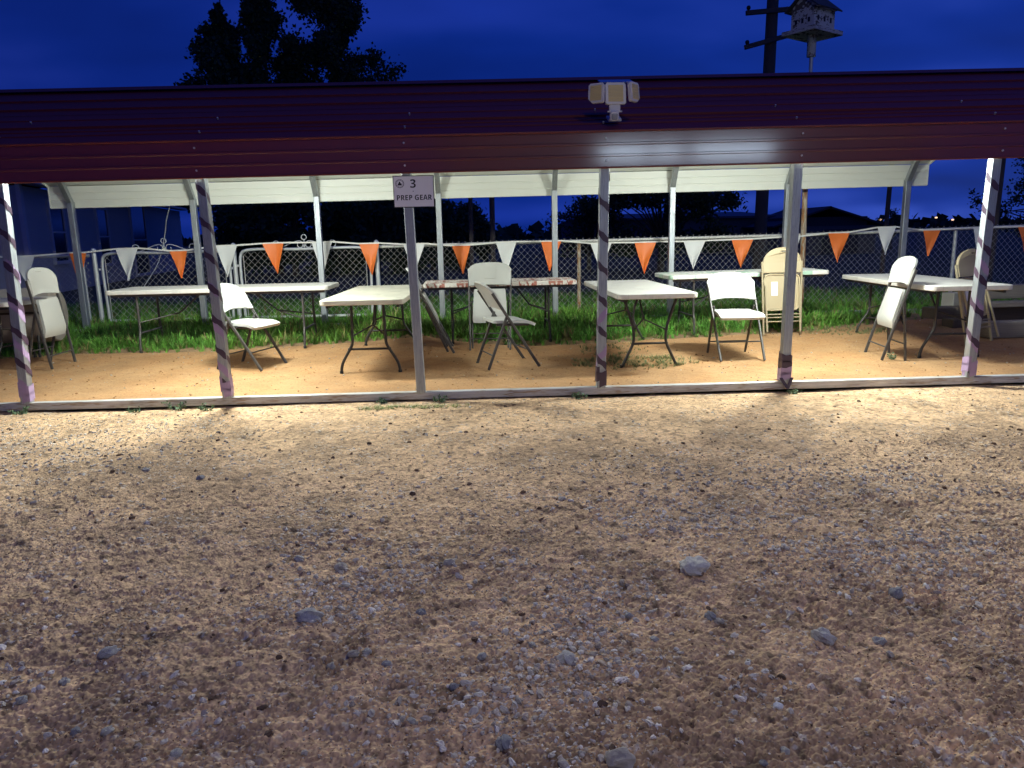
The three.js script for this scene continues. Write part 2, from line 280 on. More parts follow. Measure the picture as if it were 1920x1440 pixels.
for (const rear of [false, true]) panels.forEach(([A, B, ribs], k) => {
  const f = (p) => rear ? mirror(p) : p, out = rear ? -1 : 1;
  const s = mesh('roof_panel', ribbed(f(A), f(B), ribs, SX0, SX1, out, k === 1 ? 0.006 : 0.003), k ? mat.maroon : mat.maroonGloss, carport);
  mesh('underside', ribbed(f(A), f(B), ribs.map(([a, w, h]) => [a, w * 0.8, h * 0.8]), SX0 + 0.003, SX1 - 0.003, out, k === 1 ? 0.002 : -0.001), mat.underside, s);
});
mesh('ridge_cap', [ribbed([-1.72, 2.69], [-1.9, 2.752], [], SX0, SX1, 1, 0.012), ribbed([-2.08, 2.69], [-1.9, 2.752], [], SX0, SX1, -1, 0.012)], mat.maroon, carport);
for (const zz of [0.064, -3.864]) mesh('drip_edge', lean(bar(V(SX0, lo - 0.002, zz), V(SX1, lo - 0.002, zz), 0.007, 8)), zz > 0 ? mat.trimMaroon : mat.underside, carport);
mesh('bend_lip', lean(rbox(SX1 - SX0, 0.014, 0.022, 0.004, (SX0 + SX1) / 2, BEND + 0.001, 0.074)), mat.trimMaroon, carport);
for (const x of [SX0, SX1]) mesh('end_trim', [[[0.07, lo], [0.07, BEND]], [[0.07, BEND], [-1.9, 2.74]], [[-1.9, 2.74], [-3.87, BEND]], [[-3.87, BEND], [-3.87, lo]]].map(([a, b]) => lean(beam(V(x, a[1], a[0]), V(x, b[1], b[0]), 0.012, 0.035, 0.003))), mat.underside, carport);
for (let i = 0; i < 8; i++) for (const [z, y] of [[0.072, 1.79], [0.072, 1.95], [-0.06, 2.075], [-0.5, 2.235]]) mesh('screw', lean(bar(V(FT[i], y, z), V(FT[i], y + (z < 0 ? 0.012 : 0.001), z + 0.009), 0.0075, 6)), mat.screw, carport);

// lamps under the front slope
function shopLight(x, label) {                                   // a batten with a bent lens: one half throws light out of the carport, the other to the fence
  const o = thing('shop_light', label, 'light', [x, 1.99, -0.75], 0, 'lights hung under the carport roof');
  mesh('housing', rbox(0.48, 0.05, 0.1, 0.012, 0, 0.06, 0), mat.housing, o);
  for (const [s, tip, share] of [[1, 1.15, 1.1], [-1, 0.7, 0.75]]) {
    mesh('diffuser', box(0.44, 0.012, 0.076, 0, 0, s * 0.03, 0, -s * tip), mat.lampGlow, o);
    const l = new THREE.RectAreaLight(LED, LED_POWER * share, 0.44, 0.076); l.rotation.order = 'YXZ'; l.rotation.set(-Math.PI / 2 + tip, s > 0 ? Math.PI : 0, 0); l.position.set(0, -0.016 * Math.cos(tip), s * (0.03 + 0.016 * Math.sin(tip))); o.add(l);
  }
  for (const s of [-1, 1]) mesh('hanger', bar(V(s * 0.18, 0.08, 0), V(s * 0.18, 0.31, 0), 0.004, 6), mat.galv, o);
}
shopLight(-2.4, 'white lamp with a bent lens hung under the roof by the gate end');
shopLight(2.65, 'white lamp with a bent lens hung under the roof by the timber end');

// ------------------------------------------------------------------ sign on the post, flood light on the roof
{
  const c = document.createElement('canvas'); c.width = 768; c.height = 590; const k = c.getContext('2d');
  k.fillStyle = '#e9e8ea'; k.fillRect(0, 0, 768, 590);
  k.fillStyle = '#17171c'; k.textAlign = 'center';
  k.font = 'bold 225px sans-serif'; k.fillText('3', 375, 222);
  k.beginPath(); k.arc(372, 290, 9, 0, 7); k.fill();
  k.font = 'bold 140px sans-serif'; k.save(); k.translate(386, 462); k.scale(696 / k.measureText('PREP GEAR').width, 1); k.fillText('PREP GEAR', 0, 0); k.restore();
  k.save(); k.translate(118, 140);                                // the small round badge in the corner
  for (let a = 0; a < 34; a++) { k.save(); k.rotate(a / 34 * 6.283); k.fillRect(-5, -86, 9, a % 3 ? 18 : 11); k.restore(); }
  k.lineWidth = 5; k.strokeStyle = '#33333c'; k.beginPath(); k.arc(0, 0, 60, 0, 7); k.stroke();
  k.beginPath(); k.moveTo(-38, 34); k.lineTo(38, 34); k.lineTo(36, 0); k.lineTo(14, -10); k.lineTo(10, -38); k.lineTo(-14, -38); k.lineTo(-16, -12); k.lineTo(-36, 2); k.closePath(); k.fill();
  k.restore();
  const t = new THREE.CanvasTexture(c); t.colorSpace = THREE.SRGBColorSpace;
  const o = thing('paper_sign', 'laminated white sign reading 3 PREP GEAR taped to a front post', 'sign', [-0.69, 1.607, 0.041]);
  const w = 0.295, h = 0.222, f = (k2) => (u, v) => [(u - 0.5) * w, (v - 0.5) * h, 0.004 + k2 + 0.006 * Math.pow(Math.abs(u - 0.5) * 2, 3) * (v > 0.5 ? 1 : 0.4)];
  mesh('sheet', shell(12, 8, f(0), 0.001), new THREE.MeshPhysicalMaterial({ map: t, roughness: 0.5, clearcoat: 0.3, clearcoatRoughness: 0.25, side: THREE.DoubleSide }), o);
  mesh('backing_board', shell(8, 6, (u, v) => [(u - 0.5) * (w + 0.012), (v - 0.5) * (h + 0.012), -0.001], 0.003), mat.black, o);
}
{
  const o = thing('flood_light', 'white three headed solar flood light with sensor on the roof edge', 'light', [0.835, 2.1, 0.0]);
  const white = std([0.62, 0.61, 0.6], 0.4), led = std([0.62, 0.5, 0.22], 0.5), lens = new THREE.MeshPhysicalMaterial({ color: lin(0.3, 0.32, 0.34), roughness: 0.15, clearcoat: 1 });
  mesh('solar_panel', [rbox(0.25, 0.014, 0.15, 0.004, 0.015, 0.288, -0.075, 0, 0.3)], std([0.02, 0.04, 0.2], 0.2), o);
  mesh('mounting_bracket', [rbox(0.06, 0.17, 0.03, 0.006, 0.0, 0.15, -0.06), rbox(0.1, 0.02, 0.12, 0.004, 0, 0.02, -0.05, 0, 0.35)], white, o);
  function head(x, y, w, h, turn, tip, cut) {
    const q = new THREE.Group(); q.name = 'lamp_head'; q.position.set(x, y, 0); q.rotation.order = 'YXZ'; q.rotation.set(tip, turn, 0); o.add(q);
    const s = new THREE.Shape(), c = cut; s.moveTo(-w / 2 + (c < 0 ? 0.03 : 0.008), -h / 2 + (c ? 0 : 0)); s.lineTo(w / 2 - (c > 0 ? 0.035 : 0.008), -h / 2); s.lineTo(w / 2, -h / 2 + (c > 0 ? 0.03 : 0.008)); s.lineTo(w / 2, h / 2 - 0.012); s.lineTo(w / 2 - 0.012, h / 2); s.lineTo(-w / 2 + 0.012, h / 2); s.lineTo(-w / 2, h / 2 - 0.012); s.lineTo(-w / 2, -h / 2 + (c < 0 ? 0.03 : 0.008)); s.closePath();
    mesh('shell', new THREE.ExtrudeGeometry(s, { depth: 0.022, bevelEnabled: true, bevelSize: 0.004, bevelThickness: 0.004, bevelSegments: 2 }), white, q);
    mesh('led_panel', [...range(-0.36, 0.36, 6).map((t) => rbox(w * 0.72, h * 0.1, 0.004, 0.0015, 0, t * h * 0.95, 0.028)), box(w * 0.76, h * 0.8, 0.002, 0, 0, 0.0272)], led, q);
  }
  head(0, 0.185, 0.148, 0.15, 0.05, -0.12, 0); head(-0.135, 0.19, 0.115, 0.135, -0.5, -0.1, -1); head(0.13, 0.195, 0.115, 0.135, 0.85, -0.1, 1);
  mesh('sensor_arm', rbox(0.085, 0.06, 0.035, 0.008, -0.005, 0.085, 0.01), white, o);
  mesh('motion_sensor', [rbox(0.07, 0.075, 0.035, 0.014, -0.01, 0.025, 0.03, 0, 0.2), bar(V(-0.06, 0.06, 0.02), V(0.05, 0.06, 0.02), 0.006)], white, o);
  mesh('sensor_lens', rbox(0.045, 0.045, 0.02, 0.008, -0.01, 0.02, 0.042, 0, 0.2), lens, o);
}

// ------------------------------------------------------------------ tables
function tableTop(len, wid, th = 0.046, r = 0.05) {
  const a = len / 2 - 0.009, b = wid / 2 - 0.009, s = new THREE.Shape();
  s.moveTo(-a + r, -b); s.lineTo(a - r, -b); s.absarc(a - r, -b + r, r, -Math.PI / 2, 0); s.lineTo(a, b - r); s.absarc(a - r, b - r, r, 0, Math.PI / 2); s.lineTo(-a + r, b); s.absarc(-a + r, b - r, r, Math.PI / 2, Math.PI); s.lineTo(-a, -b + r); s.absarc(-a + r, -b + r, r, Math.PI, Math.PI * 1.5);
  const g = new THREE.ExtrudeGeometry(s, { depth: th - 0.016, bevelEnabled: true, bevelSize: 0.009, bevelThickness: 0.008, bevelSegments: 3, curveSegments: 6 });
  g.rotateX(-Math.PI / 2); g.translate(0, 0.008, 0); return g;
}
function makeTable(label, x, z, len, wid, h, turn, { style = 'wishbone', top = mat.plastic, leg = mat.legDark, yaw = 0, tilt = 0 } = {}) {
  const o = thing('folding_table', label, 'table', [x, G(z), z], turn + yaw, 'folding tables under the carport'); if (tilt) o.rotation.z = tilt;
  const tt = tableTop(len, wid); tt.translate(0, h - 0.046, 0); mesh('tabletop', tt, top, o);
  mesh('apron', [box(len - 0.1, 0.03, 0.02, 0, h - 0.058, wid / 2 - 0.06), box(len - 0.1, 0.03, 0.02, 0, h - 0.058, -wid / 2 + 0.06)], leg, o);
  const kink = { wishbone: [[1, 0.145], [0.6, 0.15], [0.42, 0.158], [0.34, 0.185], [0.16, 0.252], [0.07, 0.268], [0, 0.27]], hourglass: [[1, 0.25], [0.72, 0.185], [0.55, 0.155], [0.4, 0.15], [0.33, 0.16], [0.18, 0.205], [0, 0.262]], straight: [[1, 0.26], [0.6, 0.26], [0.38, 0.265], [0.28, 0.285], [0.12, 0.3], [0, 0.305]] }[style];
  for (const e of [-1, 1]) {
    const lx = e * (len / 2 - 0.3), H = h - 0.05, dy = (lz) => { const c = Math.cos(turn + yaw), s = Math.sin(turn + yaw); return G(z - s * lx + c * lz) - G(z) - 0.012 - tilt * lx; };
    for (const s of [-1, 1]) {
      const f = dy(s * 0.27), p = kink.map(([t, q]) => V(lx, t * H + (1 - t) * f, s * q)), l = mesh('leg', tube(p, 0.0135, 9, 40), leg, o);
      mesh('foot_cap', bar(V(lx, f - 0.002, s * kink.at(-1)[1]), V(lx, f + 0.03, s * kink.at(-1)[1]), 0.017, 9), mat.rubber, l);
    }
    const cy = style === 'hourglass' ? 0.3 : 0.31, cz = style === 'hourglass' ? 0.17 : style === 'straight' ? 0.28 : 0.197;
    mesh('crossbar', bar(V(lx, H * cy, -cz), V(lx, H * cy, cz), 0.011, 8), leg, o);
    mesh('hinge_bar', bar(V(lx, H - 0.01, -0.24), V(lx, H - 0.01, 0.24), 0.012, 8), leg, o);
    const k = V(lx * 0.62, H * 0.62, 0);
    mesh('brace', [bar(V(lx * 0.3, H, 0), k, 0.009, 7), bar(k, V(lx, H * 0.5, -kink[2][1]), 0.008, 7), bar(k, V(lx, H * 0.5, kink[2][1]), 0.008, 7)], leg, o);
  }
  return o;
}
const TH = 0.665, Q = Math.PI / 2;
const tFL = makeTable('cream folding table set end on beside the sign post', -1.24, -1.66, 1.95, 0.74, TH, Q, { top: mat.plasticOld, yaw: -0.015 });
const tFR = makeTable('white folding table set end on with hourglass legs over weeds', 1.32, -1.62, 1.98, 0.72, TH, Q, { style: 'hourglass', yaw: 0.02 });
const tR = makeTable('white folding table set end on next to the timber pile', 4.24, -1.66, 1.98, 0.74, TH, Q, { yaw: -0.06 });
makeTable('folding table with red paint peeling off its white top', -0.01, -2.62, 1.68, 0.66, TH - 0.015, 0, { top: mat.peel, yaw: 0.03 });
makeTable('extra long white folding table in front of the gates', -3.04, -2.6, 2.36, 0.7, TH - 0.01, 0, { style: 'straight', leg: mat.legGrey, yaw: 0.01 });
makeTable('green tinged white folding table along the fence behind two chairs', 2.82, -2.86, 1.86, 0.7, TH, 0, { style: 'straight', top: mat.greenish, leg: mat.legGrey, yaw: 0.04, tilt: 0.01 });
makeTable('white folding table beside the metal drum, mostly behind a folded chair', -5.6, -1.95, 1.83, 0.74, TH - 0.02, 0, { yaw: -0.12 });

// ------------------------------------------------------------------ chairs
const chairBack = (y0, y1, half, bow, zf) => shell(18, 12, (u, v) => {
  const t = u * 2 - 1, arch = (y1 - y0) * (0.2 * Math.pow(Math.abs(t), 2.6) + 0.14 * Math.pow(Math.abs(t), 9)), w = half * (1 - 0.04 * (1 - v)), y = lerp(y0 + 0.022 * (1 - t * t), y1 - arch, v);
  return [t * w, y, zf(y) - bow * (1 - t * t) + 0.012 * sm(v) - 0.01 * Math.pow(v, 6)];
}, (u, v) => 0.017 + 0.004 * (v > 0.92 || v < 0.08 || u < 0.05 || u > 0.95 ? 1 : 0));
const seatSlab = (half0, half1, f) => shell(16, 14, (u, v) => { const t = u * 2 - 1, w = lerp(half0, half1, sm(v)) * (v < 0.06 ? 0.96 : v > 0.93 ? 0.965 : 1); const [y, z] = f(v, t); return [t * w, y, z]; }, 0.026);
function openChair(label, x, z, turn, group) {
  const o = thing('folding_chair', label, 'chair', [x, G(z) - 0.004, z], turn, group), T = 0.012;
  const dir = V(0, 0.70, -0.45), foot = 0.27, zt = (y) => foot - (y / 0.70) * 0.45;
  mesh('seat', seatSlab(0.178, 0.215, (v, t) => { const drop = 0.03 * Math.pow(clamp((v - 0.72) / 0.28), 2); return [0.428 - drop - 0.012 * (1 - t * t) * sm(clamp(v * 3)) * (v < 0.7 ? 1 : (1 - v) / 0.3) + 0.012 * (1 - v), lerp(-0.16, 0.245, v) - 0.012 * Math.pow(Math.abs(t), 3) * v]; }), mat.chairPlastic, o);
  mesh('seat_frame', [bar(V(-0.165, 0.408, -0.13), V(-0.185, 0.402, 0.18), 0.011), bar(V(0.165, 0.408, -0.13), V(0.185, 0.402, 0.18), 0.011), bar(V(-0.2, 0.405, 0.02), V(0.2, 0.405, 0.02), 0.009)], mat.legGrey, o);
  const bk = chairBack(0.545, 0.80, 0.232, 0.035, (y) => zt(y) + 0.012); mesh('backrest', bk, mat.chairPlastic, o);
  for (const s of [-1, 1]) {
    mesh('front_leg', beam(V(s * 0.208, 0.002, foot), V(s * 0.226, 0.705, zt(0.705)), 0.019, 0.027, 0.006), mat.legGrey, o);
    mesh('rear_leg', beam(V(s * 0.19, 0.002, -0.225), V(s * 0.198, 0.5, -0.035), 0.019, 0.025, 0.006), mat.legGrey, o);
    mesh('link', beam(V(s * 0.186, 0.4, -0.1), V(s * 0.186, 0.44, -0.01), 0.006, 0.02, 0.002), mat.legGrey, o);
  }
  mesh('crossbar', bar(V(-0.21, 0.17, zt(0.17)), V(0.21, 0.17, zt(0.17)), 0.0065, 8), mat.legGrey, o);
  mesh('crossbar', bar(V(-0.192, 0.13, -0.175), V(0.192, 0.13, -0.175), 0.0065, 8), mat.legGrey, o);
  return o;
}
function foldedChair(label, x, z, turn, tilt, gap, group, beige = false, panel = false) {
  const o = thing('folding_chair', label, 'chair', [x, G(z) - 0.004, z], turn, group); o.rotation.x = tilt;
  const P = beige ? mat.beige : mat.chairPlastic, L = beige ? mat.beigeMetal : mat.legGrey;
  if (beige) {                                                    // rounder back with a hand hole, seen from behind
    const ar = new THREE.Shape(); ar.moveTo(-0.21, 0.7); ar.lineTo(0.21, 0.7); ar.lineTo(0.215, 0.80); ar.bezierCurveTo(0.2, 0.91, 0.13, 0.965, 0, 0.968); ar.bezierCurveTo(-0.13, 0.965, -0.2, 0.91, -0.215, 0.80); ar.closePath();
    const ho = new THREE.Path(); ho.moveTo(-0.05, 0.936); ho.quadraticCurveTo(0, 0.944, 0.05, 0.936); ho.quadraticCurveTo(0.035, 0.918, 0, 0.917); ho.quadraticCurveTo(-0.035, 0.918, -0.05, 0.936); ar.holes.push(ho);
    const g = new THREE.ExtrudeGeometry(ar, { depth: 0.018, bevelEnabled: true, bevelSize: 0.006, bevelThickness: 0.006, bevelSegments: 3, curveSegments: 16 }); g.translate(0, 0, -0.012);
    const pz = g.attributes.position; for (let i = 0; i < pz.count; i++) pz.setZ(i, pz.getZ(i) - 0.035 * (1 - Math.pow(pz.getX(i) / 0.22, 2))); g.computeVertexNormals();
    mesh('backrest', g, P, o);
    mesh('seat', rbox(0.385, 0.39, 0.02, 0.009, 0, 0.485, 0.012), P, o);
    mesh('seat_rim', tube([V(-0.185, 0.66, -0.004), V(-0.192, 0.5, -0.004), V(-0.185, 0.31, -0.004), V(-0.16, 0.288, -0.004), V(0, 0.285, -0.004), V(0.16, 0.288, -0.004), V(0.185, 0.31, -0.004), V(0.192, 0.5, -0.004), V(0.185, 0.66, -0.004), V(0, 0.675, -0.004)], 0.009, 8, 70, true), P, o);
    mesh('paper_label', box(0.075, 0.155, 0.001, 0.085, 0.52, -0.0006), std([0.72, 0.72, 0.7], 0.6), o);
    mesh('sticker', box(0.05, 0.05, 0.001, -0.055, 0.53, -0.0006), std([0.72, 0.72, 0.7], 0.6), o);
    for (const y of [0.235, 0.155]) mesh('crossbar', bar(V(-0.2, y, -0.012), V(0.2, y, -0.012), 0.0075, 8), L, o);
  } else {
    mesh('backrest', chairBack(0.715, 0.985, 0.232, 0.03, () => 0.014), P, o);
    if (panel) { mesh('back_panel', shell(8, 8, (u, v) => [(u - 0.5) * lerp(0.11, 0.15, v), lerp(0.8, 0.965, v), -0.0045 + 0.012 * sm((v * 0.165 + 0.085) / 0.27) ], 0.006), P, o); mesh('maker_plate', rbox(0.07, 0.014, 0.004, 0.0015, 0, 0.93, 0.006), std([0.12, 0.12, 0.12], 0.6), o); } else mesh('hand_hold', rbox(0.1, 0.014, 0.012, 0.004, 0, 0.948, -0.003), std([0.42, 0.42, 0.4], 0.7), o);
    mesh('seat', seatSlab(0.168, 0.182, (v, t) => [lerp(0.675, 0.315, v), 0.012 + 0.018 * (1 - t * t) * sm(clamp(v * 2)) * (1 - v) - 0.03 * Math.pow(clamp((v - 0.75) / 0.25), 2) + 0.035 * (1 - v) * 0]), P, o);
    mesh('crossbar', bar(V(-0.21, 0.13, 0), V(0.21, 0.13, 0), 0.0065, 8), L, o);
  }
  for (const s of [-1, 1]) {
    mesh('front_leg', beam(V(s * 0.21, 0.003, 0), V(s * 0.226, beige ? 0.82 : 0.87, 0), 0.019, 0.026, 0.006), L, o);
    mesh('rear_leg', beam(V(s * 0.188, 0.01 + (gap > 0.1 ? 0.0 : 0.03), -0.03 - gap), V(s * 0.196, 0.56, -0.02), 0.018, 0.024, 0.006), L, o);
  }
  mesh('crossbar', bar(V(-0.19, 0.2, -0.03 - gap * 0.65), V(0.19, 0.2, -0.03 - gap * 0.65), 0.0065, 8), L, o);
  return o;
}
const gOpen = 'white chairs set up open', gFold = 'folded chairs leaning about';
openChair('open white folding chair turned sideways beside the long white table', -2.48, -1.40, 1.255, gOpen);
openChair('open white folding chair seen from behind before the red peeling table', 0.0, -1.15, 1.861, gOpen);
openChair('open white folding chair facing out beside a beige folded chair', 2.235, -1.26, 0.0, gOpen);
foldedChair('folded white chair standing by the metal drum', -4.41, -1.68, Q - 0.0, -0.13, 0.22, gFold);
foldedChair('folded white chair leaning on the red peeling table', -0.135, -1.89, -0.05, -0.42, 0.02, gFold, false, true);
foldedChair('folded white chair leaning edge on against the cream table', -0.52, -1.96, Q + 0.06, -0.47, 0.02, gFold);
foldedChair('folded white chair leaning toward the table by the timber pile', 3.53, -1.08, -1.70, -0.27, 0.2, gFold);
foldedChair('beige folded chair with two stickers leaning on the green tinged table', 3.14, -2.33, Math.PI + 0.02, 0.12, 0.02, gFold, true);
foldedChair('beige folded chair with two stickers tucked behind the table by the timbers', 4.93, -1.62, Math.PI + 0.42, 0.22, 0.06, gFold, true);

// ------------------------------------------------------------------ chain link fence and gates
function diamonds(x0, x1, y0, y1, z, pitch, r, over = 0) {        // two families of slanting wires
  const out = [], h = y1 - y0 + over, k = 1.02;                    // dx = h / k
  for (let s = x0 - h; s < x1 + h; s += pitch) for (const d of [1, -1]) {
    let ax = s, ay = y0, bx = s + d * h / k, by = y0 + h;
    const cut = (X) => { const t = (X - ax) / (bx - ax); return y0 + t * h; };
    let lo2 = Math.min(ax, bx), hi2 = Math.max(ax, bx); if (hi2 < x0 || lo2 > x1) continue;
    let A = V(ax, ay, z + d * 0.002), B = V(bx, by, z + d * 0.002);
    if (A.x < x0) A = V(x0, cut(x0), A.z); if (A.x > x1) A = V(x1, cut(x1), A.z); if (B.x < x0) B = V(x0, cut(x0), B.z); if (B.x > x1) B = V(x1, cut(x1), B.z);
    if (A.distanceTo(B) > 0.02) out.push(bar(A, B, r, 5));
  }
  return M(out);
}
const FZ = -4.3, fg = G(-4.3);
function fencePanel(label, x0, x1, h0, h1, posts, railMat, over) {
  const o = thing('chain_link_fence', label, 'fence', [0, fg, FZ], 0, 'chain link fencing behind the carport');
  mesh('top_rail', bar(V(x0, h0, 0), V(x1, h1, 0), 0.02, 10), railMat, o);
  const g = diamonds(x0 + 0.01, x1 - 0.01, -0.02, Math.min(h0, h1) - 0.01, 0.018, 0.083, 0.0016, over); const p = g.attributes.position, hm = Math.min(h0, h1);
  for (let i = 0; i < p.count; i++) { const t = (p.getX(i) - x0) / (x1 - x0); p.setY(i, p.getY(i) * lerp(h0, h1, t) / hm); }
  mesh('chain_mesh', g, mat.wire, o);
  for (const [x, m, h] of posts) mesh('fence_post', bar(V(x, -0.1, -0.03), V(x, h, -0.03), 0.026, 10), m, o);
  for (let x = x0 + 0.2; x < x1; x += 0.47) mesh('tie_wire', new THREE.TorusGeometry(0.024, 0.0022, 5, 10).rotateY(Q).translate(x, lerp(h0, h1, (x - x0) / (x1 - x0)), 0), mat.wire, o);
  return o;
}
fencePanel('chain link fence with pale rail between the gates and the birdhouse pole', -1.56, 4.12, 0.965, 1.0, [[1.11, mat.rust, 1.0]], mat.whiteRail, 0.05);
fencePanel('chain link fence section running past the timber pile', 4.2, 9.2, 1.0, 1.09, [[6.3, mat.galv, 1.02], [8.4, mat.galv, 1.05]], mat.whiteRail, 0.05);
fencePanel('chain link fence section in front of the white house', -8.6, -5.36, 0.93, 0.93, [[-7, mat.galv, 0.92], [-5.48, mat.galv, 0.98]], mat.galv, 0);
function gate(label, x0, x1, y1) {
  const o = thing('chain_link_gate', label, 'gate', [0, fg, FZ], 0, 'gates with scroll tops'), R = 0.09, b = 0.06, fr = 0.02;
  mesh('gate_frame', tube([V(x0, b, 0), V(x0, y1 - R, 0), V(x0 + R * 0.3, y1 - R * 0.28, 0), V(x0 + R, y1, 0), V((x0 + x1) / 2, y1, 0), V(x1 - R, y1, 0), V(x1 - R * 0.3, y1 - R * 0.28, 0), V(x1, y1 - R, 0), V(x1, b, 0)], fr, 10, 120), mat.galv, o);
  mesh('bottom_bar', bar(V(x0, b, 0), V(x1, b, 0), fr, 10), mat.galv, o);
  mesh('chain_mesh', diamonds(x0 + 0.03, x1 - 0.03, b, y1 - 0.02, 0.012, 0.086, 0.002), mat.wire, o);
  mesh('tension_bar', [bar(V(x0 + 0.045, b, 0.018), V(x0 + 0.045, y1 - 0.07, 0.018), 0.006, 6), bar(V(x1 - 0.045, b, 0.018), V(x1 - 0.045, y1 - 0.07, 0.018), 0.006, 6)], mat.wire, o);
  const c = (x0 + x1) / 2, q = 0.0062;                             // wire scroll work on top
  const curl = (s) => { const p = [V(c + s * 0.005, y1 + 0.03, 0), V(c + s * 0.04, y1 + 0.1, 0), V(c + s * 0.09, y1 + 0.105, 0), V(c + s * 0.3, y1 + 0.03, 0)]; for (let k = 0; k <= 8; k++) { const a = -1.9 + k * 0.66; p.push(V(c + s * (0.37 + 0.045 * Math.cos(a)), y1 + 0.065 + 0.045 * Math.sin(a), 0)); } return tube(p, q, 6, 60); };
  const small = (s) => { const p = []; for (let k = 0; k <= 7; k++) { const a = 2.6 + k * 0.6; p.push(V(c + s * (-0.055 - 0.035 * Math.cos(a)), y1 + 0.055 + 0.035 * Math.sin(a), 0)); } return tube(p, q, 6, 30); };
  mesh('scroll', [curl(1), curl(-1), small(1), small(-1), new THREE.TorusGeometry(0.033, q, 6, 18).translate(c, y1 + 0.155, 0), bar(V(c, y1, 0), V(c, y1 + 0.125, 0), q, 6)], mat.galv, o);
  mesh('latch', [box(0.05, 0.03, 0.03, x1 + 0.03, y1 - 0.22, 0), box(0.05, 0.03, 0.03, x0 - 0.03, y1 - 0.2, 0)], mat.galv, o);
}
gate('chain link gate with scroll top beside the white house', -5.2, -3.56, 0.945);
gate('chain link gate with scroll top next to the pale railed fence', -3.4, -1.7, 0.955);
for (const [x, h, l] of [[-5.3, 0.99, 'galvanized gate post at the house end of the gates'], [-3.48, 1.02, 'galvanized gate post between the two scroll top gates'], [-1.6, 1.02, 'galvanized gate post where the gates meet the fence']]) {
  const o = thing('gate_post', l, 'post', [x, fg, FZ]); mesh('pipe', bar(V(0, -0.15, 0), V(0, h, 0), 0.03, 12), mat.galv, o); mesh('cap', new THREE.SphereGeometry(0.034, 12, 8, 0, 7, 0, 1.57).translate(0, h, 0), mat.galv, o);
}
// the string of plastic pennants tied along the fence
{
  const P = [[-6.28, -6.01, 1.12, 0.36], [-5.56, -5.34, 1.15, 0.36], [-4.96, -4.68, 1.19, 0.41], [-4.26, -4.04, 1.15, 0.35], [-3.67, -3.4, 1.2, 0.4], [-3.06, -2.79, 1.22, 0.39], [-2.42, -2.16, 1.22, 0.42], [-1.81, -1.55, 1.19, 0.4], [-1.23, -0.95, 1.17, 0.37], [-0.59, -0.35, 1.14, 0.37], [-0.01, 0.26, 1.17, 0.4], [0.59, 0.86, 1.17, 0.39], [1.25, 1.53, 1.13, 0.37], [1.84, 2.13, 1.13, 0.41], [2.5, 2.79, 1.13, 0.36], [3.15, 3.44, 1.14, 0.37], [3.83, 4.08, 1.16, 0.38], [4.46, 4.75, 1.2, 0.39], [5.13, 5.38, 1.26, 0.36], [5.76, 6.0, 1.21, 0.34], [6.45, 6.71, 1.23, 0.41], [7.07, 7.34, 1.23, 0.34]];
  const o = thing('pennant_string', 'string of orange and white triangular pennants tied along the fence', 'bunting', [0, 0, -4.2]), R = rng(77);
  const line = [[-8.2, 1.1]]; P.forEach(([a, b, y]) => line.push([a, y], [b, y + 0.004])); line.push([8.6, 1.28]);
  mesh('cord', line.slice(1).map(([x, y], k) => { const [a, b] = line[k]; return shell(2, 1, (u, v) => [lerp(a, x, u), lerp(b, y, u) + (v - 0.5) * 0.02 + 0.006, 0.002 * Math.sin(u * 9)], 0.003); }), mat.cord, o);
  P.forEach(([a, b, y, h], k) => {
    const sw = (R() - 0.5) * 0.16, ph = R() * 6, amp = 0.012 + R() * 0.02, fold = R() < 0.3 ? 0.05 : 0;
    mesh('pennant', shell(8, 12, (u, v) => { const w = (b - a) * (1 - 0.97 * v); return [(a + b) / 2 + sw * v * 0.35 + (u - 0.5) * w, y - h * v, 0.008 + amp * Math.sin(u * 5 + v * 4 + ph) * v + fold * Math.abs(u - 0.62) * (1 - v)]; }, 0.0015), k % 2 ? mat.orange : mat.flagWhite, o);
  });
}

